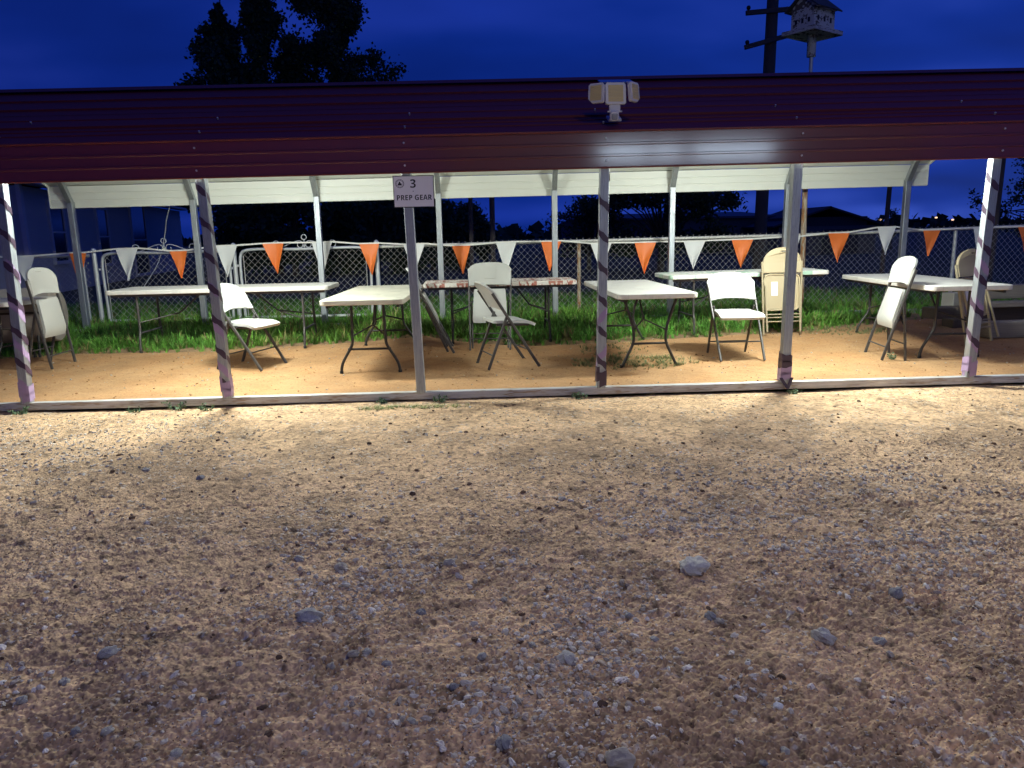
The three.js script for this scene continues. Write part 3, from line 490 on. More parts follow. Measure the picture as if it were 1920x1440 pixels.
// ------------------------------------------------------------------ birdhouse on its rusty pole
{
  const o = thing('birdhouse', 'white birdhouse on a tall rusty pole behind the fence', 'birdhouse', [4.17, G(-4.25), -4.25]), b = G(-4.25);
  mesh('pole', [bar(V(0, -0.2, 0), V(-0.04, 1.75, 0), 0.036, 12), ], mat.rust, o);
  mesh('upper_pole', bar(V(-0.04, 1.7, 0), V(-0.05, 3.46 - b, 0), 0.024, 10), mat.galv, o);
  const wt = std([1, 1, 1], 0.85, 0, { map: tex(256, 256, (u, v, N) => { const p = ss(0.56, 0.64, N(9, 171) * 0.5 + N(30, 172) * 0.5), k = 0.9 + 0.2 * N(60, 173); return [lerp(0.55, 0.12, p) * k, lerp(0.55, 0.1, p) * k, lerp(0.52, 0.08, p) * k]; }) }), q = new THREE.Group(); q.name = 'house_box'; q.position.set(-0.055, 3.5 - b, 0); q.rotation.y = 0.6; o.add(q);
  mesh('collar', bar(V(0, -0.06, 0), V(0, 0.2, 0), 0.055, 10), wt, q);
  mesh('floor_tray', [box(0.62, 0.02, 0.46, 0, 0.21, 0), box(0.62, 0.05, 0.015, 0, 0.215, 0.23), box(0.62, 0.05, 0.015, 0, 0.215, -0.23), box(0.015, 0.05, 0.46, 0.31, 0.215, 0), box(0.015, 0.05, 0.46, -0.31, 0.215, 0)], wt, q);
  mesh('wall', box(0.46, 0.26, 0.32, 0, 0.35, 0), wt, q);
  const s = new THREE.Shape(); s.moveTo(-0.2, 0); s.lineTo(0.2, 0); s.lineTo(0, 0.17); s.closePath(); const gb = new THREE.ExtrudeGeometry(s, { depth: 0.45, bevelEnabled: false }); gb.rotateY(Q); gb.translate(-0.225, 0.478, 0); mesh('gable', gb, wt, q);
  mesh('roof', [box(0.56, 0.015, 0.29, 0, 0.565, 0.12, 0, 0.7), box(0.56, 0.015, 0.29, 0, 0.565, -0.12, 0, -0.7)], mat.roofDark, q);
  const hole = []; for (const x of [-0.14, 0, 0.14]) hole.push(box(0.035, 0.06, 0.006, x, 0.36, 0.161)); for (const z of [-0.09, 0.0, 0.09]) hole.push(box(0.006, 0.055, 0.03, -0.231, 0.34, z), box(0.006, 0.055, 0.03, 0.231, 0.34, z));
  mesh('entrance_hole', hole, mat.black, q);
}

// ------------------------------------------------------------------ poles, trees and buildings behind
{
  const o = thing('utility_pole', 'dark wooden utility pole with two crossarms behind the carport', 'pole', [7.2, 0.17, -14]);
  mesh('shaft', bar(V(-0.05, -0.3, 0), V(0.05, 9.5, 0), 0.17, 14, 0.13), mat.pole, o);
  const arm = (y, a, b, dy) => { mesh('crossarm', beam(V(a, y - dy / 2, 0.16), V(b, y + dy / 2, 0.16), 0.09, 0.11, 0.01, V(0, 0, 1)), mat.pole, o); for (const x of [a + 0.06, b - 0.06]) mesh('insulator', [new THREE.SphereGeometry(0.055, 8, 6).translate(x, y + (x < 0 ? -1 : 1) * dy / 2 + 0.12, 0.16), bar(V(x, y + (x < 0 ? -1 : 1) * dy / 2, 0.16), V(x, y + (x < 0 ? -1 : 1) * dy / 2 + 0.1, 0.16), 0.02)], mat.black, o); };
  arm(5.74, -0.7, 0.68, 0.34); arm(6.42, -0.7, 0.72, 0.1);
  mesh('cable_clamp', [box(0.3, 0.12, 0.14, 0.05, 4.75, 0.12), box(0.1, 0.12, 0.1, -0.26, 4.9, 0.1), bar(V(-0.3, 4.85, 0.1), V(0, 4.8, 0.1), 0.02)], mat.black, o);
}
for (const [x, z, h, r, lean, l] of [[-0.42, -9.5, 3.0, 0.045, 0.02, 'slim dark pole standing alone behind the pale railed fence'], [0.02, -9.5, 3.05, 0.055, 0, 'thicker dark pole of the pair behind the pale railed fence'], [8.9, -11, 3.1, 0.05, 0.06, 'dark pole beyond the fence near the timber pile'], [9.5, -8.2, 3.2, 0.06, 0.03, 'tall dark pole past the last front post']]) {
  const o = thing('dark_pole', l, 'pole', [x, 0.16, z]); mesh('pipe', bar(V(0, -0.2, 0), V(lean, h, 0), r, 10), mat.pole, o); mesh('cap', new THREE.SphereGeometry(r * 1.05, 10, 6).translate(lean, h, 0), mat.pole, o);
}
function leaves(list, R, flat = 0.5) {                            // list of [point, size]; each gives one small folded leaf spray
  const pos = [];
  for (const [p, s] of list) {
    const a = R() * 6.283, b = (R() - 0.5) * 2.4, d = V(Math.cos(a) * Math.cos(b), Math.sin(b), Math.sin(a) * Math.cos(b)), e = V(R() - 0.5, R() - 0.5, R() - 0.5).cross(d).normalize();
    const t = p.clone().addScaledVector(d, s), l = p.clone().addScaledVector(d, s * 0.45).addScaledVector(e, s * flat * 0.5), r = p.clone().addScaledVector(d, s * 0.5).addScaledVector(e, -s * flat * 0.5);
    pos.push(p.x, p.y, p.z, r.x, r.y, r.z, t.x, t.y, t.z, p.x, p.y, p.z, t.x, t.y, t.z, l.x, l.y, l.z);
  }
  const g = new THREE.BufferGeometry(); g.setAttribute('position', new THREE.Float32BufferAttribute(pos, 3)); g.computeVertexNormals(); return g;
}
function conifer(label, x, z, h, profile, seed, n, y0 = 0.6) {
  const o = thing('cedar_tree', label, 'tree', [x, 0.13, z], 0, 'cedars behind the carport'), R = rng(seed), trunk = [bar(V(0, -0.2, 0), V(0.1, h * 0.9, 0), 0.16, 9, 0.03)], L = [];
  for (let k = 0; k < 72; k++) {
    const y = y0 + (h - y0) * Math.pow(R(), 0.6) * 0.97, a = R() * 6.283, rr = profile(y / h) * (0.55 + 0.55 * R()), tip = V(Math.cos(a) * rr, y + rr * 0.45, Math.sin(a) * rr), base = V(0.1 * y / h, y, 0);
    if (k % 3 === 0) trunk.push(bar(base, tip, 0.035, 5, 0.01));
    const m = Math.round(n / 72), cr = 0.17 + 0.17 * rr * (0.5 + R() * 0.5);
    for (let q = 0; q < m; q++) { const t = Math.pow(R(), 0.45), c = base.clone().lerp(tip, t), g = () => (R() + R() + R() - 1.5) * 0.8; c.add(V(g() * cr, g() * cr * 1.15, g() * cr)); L.push([c, 0.06 + R() * 0.11]); }
  }
  for (let q = 0; q < 90; q++) L.push([V(0.1 + (R() - 0.5) * 0.2, h * (0.93 + 0.1 * R()), (R() - 0.5) * 0.2), 0.16]);
  mesh('trunk', trunk, mat.bark, o); mesh('crown', leaves(L, R, 0.8), mat.leafDark, o);
}
conifer('narrow dark cedar with notched outline nearest the house', -8.45, -20, 8.3, (t) => Math.min(1.45, 3.9 * (1 - t)) + 0.12, 301, 22000);
conifer('narrow dark cedar between the two other cedars', -7.1, -20, 9.1, (t) => Math.min(1.3, 3.4 * (1 - t)) + 0.12, 302, 22000);
conifer('broad dark cedar much wider than the other two', -4.95, -20.5, 10.9, (t) => Math.min(2.6, 4.6 * (1 - t)) + 0.1, 303, 42000);
function broad(name, label, x, z, h, rx, ry, rz, seed, n, group, m = mat.leafDark, size = 0.1) {
  const o = thing(name, label, 'tree', [x, 0.13, z], 0, group), R = rng(seed), wood = [], L = [];
  const fork = V(0, h * 0.3, 0); wood.push(bar(V(0, -0.2, 0), fork, 0.14 * h / 3, 8, 0.1 * h / 3));
  for (let k = 0; k < 46; k++) {
    const a = R() * 6.283, e = R() * 2 - 0.75, c = Math.sqrt(Math.max(0.05, 1 - Math.min(1, e * e))), tip = V(Math.cos(a) * rx * c * (0.65 + 0.45 * R()), h - ry + e * ry * 0.9, Math.sin(a) * rz * c * (0.65 + 0.4 * R())), mid = fork.clone().lerp(tip, 0.5).add(V(0, 0.12 * h * R(), 0));
    wood.push(bar(fork, mid, 0.035, 5, 0.02), bar(mid, tip, 0.02, 5, 0.006));
    for (let q = 0; q < 4; q++) { const t2 = tip.clone().add(V((R() - 0.5) * rx * 0.5, (R() - 0.3) * ry * 0.5, (R() - 0.5) * rz * 0.5)); wood.push(bar(tip, t2, 0.008, 4, 0.003)); const w = Math.round(n / 46 / 4); for (let i = 0; i < w; i++) { const t = R() * 1.05; L.push([tip.clone().lerp(t2, t).add(V((R() - 0.5) * 0.4, (R() - 0.5) * 0.34, (R() - 0.5) * 0.4)), size * (0.6 + R() * 0.8)]); } }
  }
  mesh('trunk', wood, mat.bark, o); mesh('crown', leaves(L, R, 0.55), m, o);
}
broad('mesquite_tree', 'spreading dark tree with airy twigs behind the pale railed fence', 5.0, -16, 2.75, 2.1, 1.3, 1.6, 401, 14000, 'trees beyond the fence', mat.leafDark, 0.13);
broad('mesquite_tree', 'low dark tree tucked beside the dark barn roof', 3.1, -17.5, 1.9, 1.3, 0.8, 1.1, 402, 3600, 'trees beyond the fence');
broad('round_bush', 'round dark bush beside the broad cedar', -1.9, -20, 2.15, 1.2, 1.1, 1.1, 403, 9000, 'bushes beyond the fence', mat.leafDark, 0.16);
broad('round_bush', 'low dark bush between the broad cedar and the slim pole', -0.75, -21, 1.85, 0.95, 0.9, 0.9, 404, 7000, 'bushes beyond the fence', mat.leafDark, 0.15);
broad('round_bush', 'dark bush under the narrow cedars', -6.2, -18.5, 2.6, 2.2, 1.5, 1.4, 405, 15000, 'bushes beyond the fence', mat.leafDark, 0.2);
broad('round_bush', 'dark bush at the foot of the broad cedar', -3.6, -18.6, 2.7, 1.7, 1.5, 1.3, 406, 15000, 'bushes beyond the fence', mat.leafDark, 0.2);
broad('mesquite_tree', 'dark tree at the far end past the last post', 17.4, -17, 3.3, 1.9, 1.5, 1.6, 407, 6500, 'trees beyond the fence');
broad('round_bush', 'small bare bush near the far street lights', 20.6, -32, 1.75, 0.7, 0.5, 0.7, 408, 700, 'bushes beyond the fence');
{
  // white clapboard house on the left, its long side running away from us
  const A = V(-10.1, 0, -11), B = V(-13.0, 0, -27), len = A.distanceTo(B), o = thing('clapboard_house', 'white clapboard house with dark windows behind the gates', 'house', [A.x, 0.1, A.z], Math.atan2(-(B.z - A.z), B.x - A.x));
  const top = 2.5;                                                // local x runs along the side wall; +z faces the camera side
  for (let k = 0; k < 12; k++) mesh('siding_board', box(len, 0.205, 0.03, len / 2, 0.12 + k * 0.2, 0, 0, 0.09), mat.siding, o);
  for (let k = 0; k < 12; k++) mesh('siding_board', box(0.03, 0.205, 7, 0.02, 0.12 + k * 0.2, -3.5, 0, 0, -0.09), mat.siding, o);
  mesh('corner_board', box(0.14, top, 0.09, -0.01, top / 2, 0.02), mat.trim, o);
  for (const [x, w, y, h] of [[1.9, 0.85, 1.45, 1.35], [5.4, 0.9, 1.35, 1.5], [9.3, 1.7, 1.25, 2.2]]) { const f = mesh('window', [box(w + 0.16, 0.08, 0.1, x, y + h / 2 + 0.04, 0.02), box(w + 0.2, 0.08, 0.14, x, y - h / 2 - 0.04, 0.02), box(0.08, h, 0.1, x - w / 2 - 0.04, y, 0.02), box(0.08, h, 0.1, x + w / 2 + 0.04, y, 0.02), box(w, 0.04, 0.08, x, y, 0.02)], mat.trim, o); mesh('pane', box(w, h, 0.02, x, y, 0.03), mat.glass, f); }
  mesh('fascia', box(len + 0.7, 0.16, 0.04, len / 2, top + 0.02, 0.42), mat.trim, o);
  const s = new THREE.Shape(); s.moveTo(0.45, 0); s.lineTo(-3.5, 1.7); s.lineTo(-7.4, 0); s.lineTo(-7.4, -0.08); s.lineTo(-3.5, 1.6); s.lineTo(0.45, -0.08); s.closePath();
  const g = new THREE.ExtrudeGeometry(s, { depth: len + 0.8, bevelEnabled: false }); g.rotateY(-Q); g.scale(-1, 1, 1); g.translate(-0.4, top + 0.1, 0); mesh('roof', g, mat.roofDark, o);
  mesh('soffit', box(len + 0.6, 0.02, 0.44, len / 2, top - 0.03, 0.2), mat.trim, o);
  const gg = new THREE.Shape(); gg.moveTo(0, 0); gg.lineTo(-7, 0); gg.lineTo(-3.5, 1.5); gg.closePath(); const gq = new THREE.ShapeGeometry(gg); gq.rotateY(-Q); gq.scale(-1, 1, 1); gq.translate(0.0, top, 0); mesh('gable', gq, mat.siding, o);
}
{
  const o = thing('dark_barn', 'low dark barn with a pitched roof behind the birdhouse pole', 'barn', [15.2, 0.1, -30]);
  mesh('wall', box(4.4, 1.25, 5, 0, 0.625, 0), std([0.1, 0.1, 0.11], 0.9), o);
  mesh('roof', [box(0.1, 0.1, 5.4, 0, 2.05, 0), box(2.7, 0.08, 5.4, -1.25, 1.66, 0, 0, 0, 0.31), box(2.7, 0.08, 5.4, 1.25, 1.66, 0, 0, 0, -0.31), box(3.6, 0.5, 4.9, 0, 1.4, 0)], mat.roofDark, o);
  mesh('door', box(1.6, 1.1, 0.05, 0.6, 0.55, 2.53), mat.roofDark, o);
  const q = thing('long_shed', 'long low dark shed behind the spreading tree', 'shed', [9.2, 0.1, -34]);
  mesh('wall', box(10, 1.8, 5, 0, 0.9, 0), std([0.12, 0.12, 0.13], 0.9), q); mesh('roof', [box(10.4, 0.1, 5.6, 0, 1.95, 0, 0, 0.06)], std([0.09, 0.09, 0.11], 0.7), q);
}
{
  const R = rng(9), pos = [], L = [];
  for (let k = 0; k < 2600; k++) { const x = -120 + 300 * R(), z = -150 - 40 * R(); L.push([V(x, R() * (1.2 + 1.4 * vnoise(x * 0.05, 3, 61)), z), 1.3 + R() * 1.4]); }
  tag(mesh('distant_tree_line', leaves(L, R, 1.2), mat.leafDark), 'low dark tree line along the far horizon', 'tree line', null, 'stuff');
}
for (const [x, y, z, l] of [[48.7, 2.00, -86, 'tiny far street light beside the far dark pole'], [51.7, 2.20, -86, 'tiny far street light with an orange glow, brightest of the row'], [55.7, 2.12, -86, 'tiny far street light over the small bare bush'], [57.8, 1.82, -86, 'tiny far street light at the end of the row']]) {
  const o = thing('street_light', l, 'street light', [x, 0.1, z], 0, 'far street lights on the horizon'); mesh('mast', bar(V(0, -0.1, 0), V(0, y, 0), 0.06, 6), mat.pole, o); mesh('lamp_head', new THREE.SphereGeometry(0.13, 8, 6).scale(1.4, 0.8, 1).translate(0, y, 0), new THREE.MeshStandardMaterial({ color: 0x000000, emissive: lin(1, 0.62, 0.4), emissiveIntensity: 1.6 }), o);
}
// a lit shed across the lot, behind the camera: its strip lights shine on the roof edge and the sign
{
  const o = thing('storage_shed', 'white storage shed with strip lights across the lot', 'shed', [5, 0, 13.4]);
  mesh('wall', box(12, 3.6, 0.15, 0, 1.8, 0.2), mat.siding, o); mesh('roof', box(12.6, 0.1, 4, 0, 3.75, 1.7, 0, 0.1), mat.roofDark, o);
  mesh('side_wall', [box(0.15, 3.6, 3.4, -5.9, 1.8, 1.9), box(0.15, 3.6, 3.4, 5.9, 1.8, 1.9), box(12, 3.6, 0.15, 0, 1.8, 3.6)], mat.siding, o);
  mesh('door', box(2.4, 2.4, 0.06, -3, 1.2, 0.11), mat.trim, o);
  for (const x of [3.8, 6.1]) {
    const q = thing('wall_light', 'strip light on the storage shed wall', 'light', [x, 3.2, 13.4], 0, 'strip lights on the shed wall');
    mesh('housing', rbox(2.1, 0.16, 0.06, 0.01, 0, 0, 0.08), mat.housing, q); mesh('diffuser', rbox(2.0, 0.12, 0.03, 0.008, 0, 0, 0.04), mat.lampGlow, q);
    const l = new THREE.RectAreaLight(lin(0.62, 0.78, 1), WALL_POWER, 2.0, 0.12); l.position.z = 0.02; q.add(l);
  }
}

{
  const o = thing('yard_light', 'tall yard light pole standing in the lot', 'light', [3.2, 0, 9.5]);
  mesh('mast', bar(V(0, -0.1, 0), V(0, 6.9, 0), 0.07, 12, 0.05), mat.galv, o); mesh('arm', bar(V(0, 6.85, 0), V(-0.6, 7.0, -1.4), 0.03, 8), mat.galv, o);
  mesh('lamp_housing', rbox(0.34, 0.08, 0.6, 0.02, -0.68, 7.02, -1.6, 0.4), mat.housing, o); mesh('diffuser', box(0.28, 0.02, 0.5, -0.68, 6.97, -1.6, 0.4), mat.lampGlow, o);
  const l = new THREE.RectAreaLight(lin(1, 0.92, 0.83), YARD_POWER, 0.28, 0.5); l.rotation.order = 'YXZ'; l.rotation.set(-Math.PI / 2, 0.4, 0); l.position.set(-0.68, 6.94, -1.6); o.add(l);
}
// ------------------------------------------------------------------ drum, timbers and small things under the roof
{
  const o = thing('metal_drum', 'grey metal drum lying on a low stand past the first post', 'drum', [-5.25, G(-2.3), -2.35], 0.15), s = std([0.3, 0.27, 0.24], 0.6, 0.25);
  const pr = [[0, 0], [0.27, 0], [0.29, 0.015], [0.29, 0.28], [0.298, 0.29], [0.29, 0.3], [0.29, 0.57], [0.298, 0.58], [0.29, 0.59], [0.29, 0.87], [0.27, 0.885], [0, 0.885]].map(([a, b]) => new THREE.Vector2(a, b));
  const g = new THREE.LatheGeometry(pr, 28); g.rotateZ(-Q); g.translate(-0.44, 0.42, 0); mesh('barrel', g, s, o);
  mesh('stand', [-0.3, 0.3].flatMap((x) => [bar(V(x, -0.01, 0.24), V(x, 0.22, 0.2), 0.014), bar(V(x, -0.01, -0.24), V(x, 0.22, -0.2), 0.014), bar(V(x, 0.14, -0.23), V(x, 0.14, 0.23), 0.014)]), mat.legDark, o);
  mesh('handle', bar(V(-0.4, 0.47, 0.3), V(0.42, 0.47, 0.3), 0.012), mat.legDark, o);
}
const R8 = rng(808);
function timber(label, x, y, z, l, h, d, ry, m = mat.tie, name = 'timber', cat = 'timber', rz = 0) {
  const g = new RoundedBoxGeometry(l, h, d, 3, 0.012), p = g.attributes.position; for (let i = 0; i < p.count; i++) { const a = p.getX(i) * 7; p.setY(i, p.getY(i) + 0.006 * (vnoise(a, p.getZ(i) * 20, 5) - 0.5)); p.setZ(i, p.getZ(i) + 0.008 * (vnoise(a, p.getY(i) * 20, 6) - 0.5)); } g.computeVertexNormals();
  const o = mesh(name, g, m); o.position.set(x, y, z); o.rotation.set(0, ry, rz); return tag(o, label, cat, 'old timbers stacked at the end of the carport');
}
const tg = (z) => G(z) - 0.02;
timber('long weathered timber on the ground in front of the pile', 6.35, tg(-1.9) + 0.1, -1.95, 2.4, 0.17, 0.2, 0.05);
timber('lower weathered timber at the back of the pile', 6.6, tg(-2.9) + 0.1, -2.9, 2.2, 0.2, 0.2, 0.03, mat.tieDark);
timber('pale plank laid along the middle of the pile', 6.55, tg(-2.7) + 0.25, -2.72, 2.2, 0.06, 0.24, 0.04);
timber('topmost grey timber of the pile', 6.7, tg(-2.9) + 0.37, -2.92, 2.2, 0.16, 0.2, 0.02);
timber('short dark timber end lying nearest the tables', 5.28, tg(-2.75) + 0.16, -2.78, 0.5, 0.13, 0.2, 0.2, mat.tieDark);
timber('dark block wedged under the short timber end', 5.36, tg(-2.6) + 0.05, -2.6, 0.34, 0.12, 0.2, 0.05, mat.tieDark, 'timber_block', 'block');
timber('grey concrete block set on the short timber end', 5.55, tg(-3) + 0.26, -3.0, 0.28, 0.2, 0.2, 0.15, mat.concrete, 'concrete_block', 'block');
timber('dark block lying alone before the long timber', 5.62, tg(-1.25) + 0.06, -1.3, 0.62, 0.12, 0.18, -0.12, mat.tieDark, 'timber_block', 'block');
{
  const o = mesh('cable', tube([V(-4.02, 1.95, -3.86), V(-4.1, 1.8, -4.0), V(-4.25, 1.55, -4.15), V(-4.35, 1.35, -4.28), V(-4.5, 1.0, -4.34), V(-4.8, 0.6, -4.36)], 0.006, 6, 50), mat.galv); tag(o, 'thin pale cable hanging from the roof down to the gate', 'cable');
}

// ------------------------------------------------------------------ stones, gravel, weeds and grass
function stoneGeo(seed, detail = 1, flat = 0.65) {
  const g = new THREE.IcosahedronGeometry(1, detail), p = g.attributes.position, R = rng(seed), o = R() * 50;
  for (let i = 0; i < p.count; i++) { const v = V(p.getX(i), p.getY(i), p.getZ(i)), k = (detail > 1 ? 0.72 : 0.45) + (detail > 1 ? 0.55 : 1.05) * vnoise(v.x * (detail > 1 ? 1.6 : 2.3) + o, v.y * 1.9 + v.z * 2.4 + o, seed) + (detail > 1 ? 0.14 * vnoise(v.x * 5 + o, v.y * 5 + v.z * 6, seed + 1) : 0); p.setXYZ(i, v.x * k, v.y * k * flat, v.z * k * 0.85); }
  const q = g.toNonIndexed ? g : g; q.computeVertexNormals(); return q;
}
{
  const rocks = [[0.59, 3.22, 0.125], [-0.81, 3.47, 0.087], [-1.76, 1.89, 0.045], [1.25, 3.44, 0.058], [-0.35, 3.08, 0.048], [0.86, 3.72, 0.071], [-1.4, 3.65, 0.062], [-1.47, 3.78, 0.035], [-0.16, 4.15, 0.046], [0.12, 4.24, 0.066], [0.59, 4.05, 0.028], [-2.12, 1.73, 0.043], [0.17, 2.38, 0.042], [0.55, 3.56, 0.047], [0.57, 3.59, 0.033], [0.04, 3.78, 0.06], [-0.22, 3.74, 0.03], [-0.06, 3.69, 0.027], [-0.3, 3.91, 0.026], [-0.78, 3.06, 0.048], [-0.97, 2.96, 0.045], [-1.54, 3.87, 0.034], [-1.22, 4.03, 0.032], [-1.31, 4.02, 0.026], [-0.68, 3.77, 0.031], [-1.0, 4.13, 0.031], [1.04, 3.73, 0.044], [0.54, 4.22, 0.027], [0.47, 4.26, 0.025], [-0.14, 3.37, 0.026], [0.33, 3.69, 0.029], [0.28, 3.52, 0.027], [-0.52, 3.42, 0.027], [-0.43, 3.45, 0.035], [-0.62, 3.72, 0.036], [-0.58, 3.7, 0.032], [-0.51, 3.77, 0.028], [-0.41, 4.04, 0.025]];
  const special = { 0: 'largest pale rock, flat topped and half buried in the dirt', 1: 'rounded grey rock with rubble at its foot in the dirt', 2: 'lone dark grey stone on the smooth dirt near the rail', 10: 'small very white stone lying on dark dirt' };
  const R = rng(515), geos = range(0, 6, 7).map((k) => stoneGeo(600 + k, 3, 0.62)), mats = [[0.56, 0.53, 0.48], [0.46, 0.44, 0.42], [0.62, 0.58, 0.5], [0.34, 0.33, 0.33], [0.52, 0.46, 0.38]].map((c) => std(c, 0.95, 0, { bumpMap: tDirtBump, bumpScale: 0.003 }));
  rocks.forEach(([x, z, w], k) => {
    const o = mesh('stone', geos[k % 7], k === 10 ? std([0.62, 0.63, 0.62], 0.8) : k === 2 ? mats[3] : k === 0 ? mats[2] : mats[k % 5]); const s = w * 0.5; o.scale.set(s, s * (k === 0 ? 0.75 : 1), s); o.position.set(x, dirtH(x, z) + s * 0.12, z); o.rotation.y = R() * 6;
    tag(o, special[k] ?? 'grey stone lying loose on the gravelly dirt lot', 'stone', special[k] ? undefined : 'loose stones on the dirt lot');
  });
}
const qq = new THREE.Quaternion(), mm = new THREE.Matrix4();
function scatter(name, geo, m, items, label, category) {          // items: [x, y, z, sx, sy, sz, turn, tip, colour]
  const o = new THREE.InstancedMesh(geo, m, items.length); o.name = numbered(name); o.castShadow = o.receiveShadow = true;
  items.forEach(([x, y, z, a, b, c, t, tip, col], k) => { qq.setFromEuler(new THREE.Euler(tip, t, tip * 0.6, 'YXZ')); mm.compose(V(x, y, z), qq, V(a, b, c)); o.setMatrixAt(k, mm); if (col) o.setColorAt(k, col); });
  scene.add(o); return tag(o, label, category, null, 'stuff');
}
{
  const R = rng(2024), sets = [[], [], [], []];
  const tones = [[0.58, 0.52, 0.43], [0.46, 0.41, 0.34], [0.64, 0.58, 0.5], [0.38, 0.32, 0.26], [0.52, 0.41, 0.29], [0.7, 0.66, 0.58]];
  for (let tries = 0, n = 0; n < 25000 && tries < 700000; tries++) {
    const t = R(), z = 0.1 + 5.1 * Math.pow(t, 0.7), w = 0.74 * (5.84 - z) + 0.9, x = (R() * 2 - 1) * w;
    const band = ss(0.48, 0.66, fbm(x * 1.1 + 20, z * 1.6, 3, 88)), left = ss(-1.2, -3, x) * ss(0.1, 0.5, z) * ss(2.2, 1.2, z), dens = clamp(0.06 + 1.0 * band * (0.04 + 0.96 * rough(x, z) * ss(0.9, 3.0, z)) + 0.8 * left);
    if (R() > dens) continue;
    n++; const s = (0.0026 + 0.0095 * Math.pow(R(), 3.6)) * (z < 2 ? 0.85 : 1), c = tones[Math.floor(R() * (left > 0.4 ? 6 : 5.4))], k = 0.75 + 0.5 * R();
    sets[n % 4].push([x, dirtH(x, z) + s * 0.08, z, s * (0.7 + 0.8 * R()), s * (0.7 + 0.45 * R()), s * (0.75 + 0.5 * R()), R() * 6.28, (R() - 0.5) * 1.2, lin(c[0] * k, c[1] * k, c[2] * k)]);
  }
  sets.forEach((it, k) => scatter('gravel', stoneGeo(700 + k, 1, 0.75), std([1, 1, 1], 0.95), it, 'fine grey and tan gravel strewn over the dirt lot', 'gravel'));
  const grit = []; for (let n = 0, tries = 0; n < 42000 && tries < 300000; tries++) { const z = 0.1 + 5.1 * Math.pow(R(), 0.75), w = 0.74 * (5.84 - z) + 0.6, x = (R() * 2 - 1) * w; if (R() > 0.15 + ss(0.4, 0.62, fbm(x * 1.9 + 3, z * 2.7, 3, 188))) continue; n++; const s = 0.0012 + 0.003 * Math.pow(R(), 2), k = 0.55 + 0.8 * R(), g = R() < 0.55; grit.push([x, dirtH(x, z) + s * 0.15, z, s * (0.8 + R()), s, s, R() * 6.28, R() - 0.5, g ? lin(0.46 * k, 0.4 * k, 0.33 * k) : lin(0.3 * k, 0.18 * k, 0.1 * k)]); }
  scatter('grit', stoneGeo(730, 0, 0.8), std([1, 1, 1], 1), grit, 'fine loose grit covering the dirt lot', 'grit');
  const clods = []; for (let n = 0; n < 1900; n++) { const z = 0.12 + 5 * R(), w = 0.74 * (5.84 - z) + 0.9, x = (R() * 2 - 1) * w, s = 0.002 + 0.009 * Math.pow(R(), 4), k = 0.8 + 0.8 * R(); clods.push([x, dirtH(x, z) + s * 0.2, z, s * 1.2, s, s, R() * 6.28, (R() - 0.5), lin(0.13 * k, 0.085 * k, 0.055 * k)]); }
  scatter('dirt_clods', stoneGeo(720, 1, 0.8), std([1, 1, 1], 1), clods, 'dark crumbs of earth scattered over the dirt lot', 'dirt');
  const crumbs = []; for (let n = 0; n < 3600; n++) { const x = -5.6 + 11.6 * R(), z = -0.05 - 3 * R(), s = 0.002 + 0.008 * Math.pow(R(), 3.5), k = 0.6 + 0.6 * R(), g = R() < 0.3; crumbs.push([x, sandH(x, z) + s * 0.2, z, s * 1.2, s, s, R() * 6.28, R() - 0.5, g ? lin(0.4 * k, 0.36 * k, 0.3 * k) : lin(0.36 * k, 0.2 * k, 0.09 * k)]); }
  scatter('sand_crumbs', stoneGeo(721, 1, 0.8), std([1, 1, 1], 1), crumbs, 'small crumbs and pebbles on the orange sand floor', 'pebbles');
  const straw = []; for (let n = 0; n < 60; n++) { const z = 1 + 3.4 * R(), x = (R() * 2 - 1) * (0.6 * (5.84 - z)); straw.push([x, dirtH(x, z) + 0.004, z, 1, 1, 0.02 + 0.05 * R(), R() * 6.28, (R() - 0.5) * 0.2, lin(0.42, 0.34, 0.2)]); }
  scatter('straw', new THREE.CylinderGeometry(0.0009, 0.0012, 1, 5).rotateX(Q), std([1, 1, 1], 0.9), straw, 'thin dry stalks lying on the dirt lot', 'straw');
}
function tuft(seed, blades, h, spread, wid, droop) {
  const R = rng(seed), pos = [];
  for (let k = 0; k < blades; k++) {
    const a = R() * 6.283, r0 = spread * 0.35 * R(), L = h * (0.55 + 0.6 * R()), lean = droop * (0.3 + R()), w = wid * (0.6 + 0.7 * R()), dx = Math.cos(a), dz = Math.sin(a), px = -dz * w, pz = dx * w, P = (t) => V(dx * (r0 + L * lean * t * t), L * t * (1 - 0.35 * lean * t), dz * (r0 + L * lean * t * t));
    const A = P(0), B = P(0.4), C = P(0.75), D = P(1), e = [[A, 1], [B, 0.9], [C, 0.6]];
    for (let q = 0; q < 2; q++) { const [p, f] = e[q], [n, g] = e[q + 1]; pos.push(p.x - px * f, p.y, p.z - pz * f, p.x + px * f, p.y, p.z + pz * f, n.x + px * g, n.y, n.z + pz * g, p.x - px * f, p.y, p.z - pz * f, n.x + px * g, n.y, n.z + pz * g, n.x - px * g, n.y, n.z - pz * g); }
    pos.push(C.x - px * 0.6, C.y, C.z - pz * 0.6, C.x + px * 0.6, C.y, C.z + pz * 0.6, D.x, D.y, D.z);
  }
  const g = new THREE.BufferGeometry(); g.setAttribute('position', new THREE.Float32BufferAttribute(pos, 3)); g.computeVertexNormals(); return g;
}
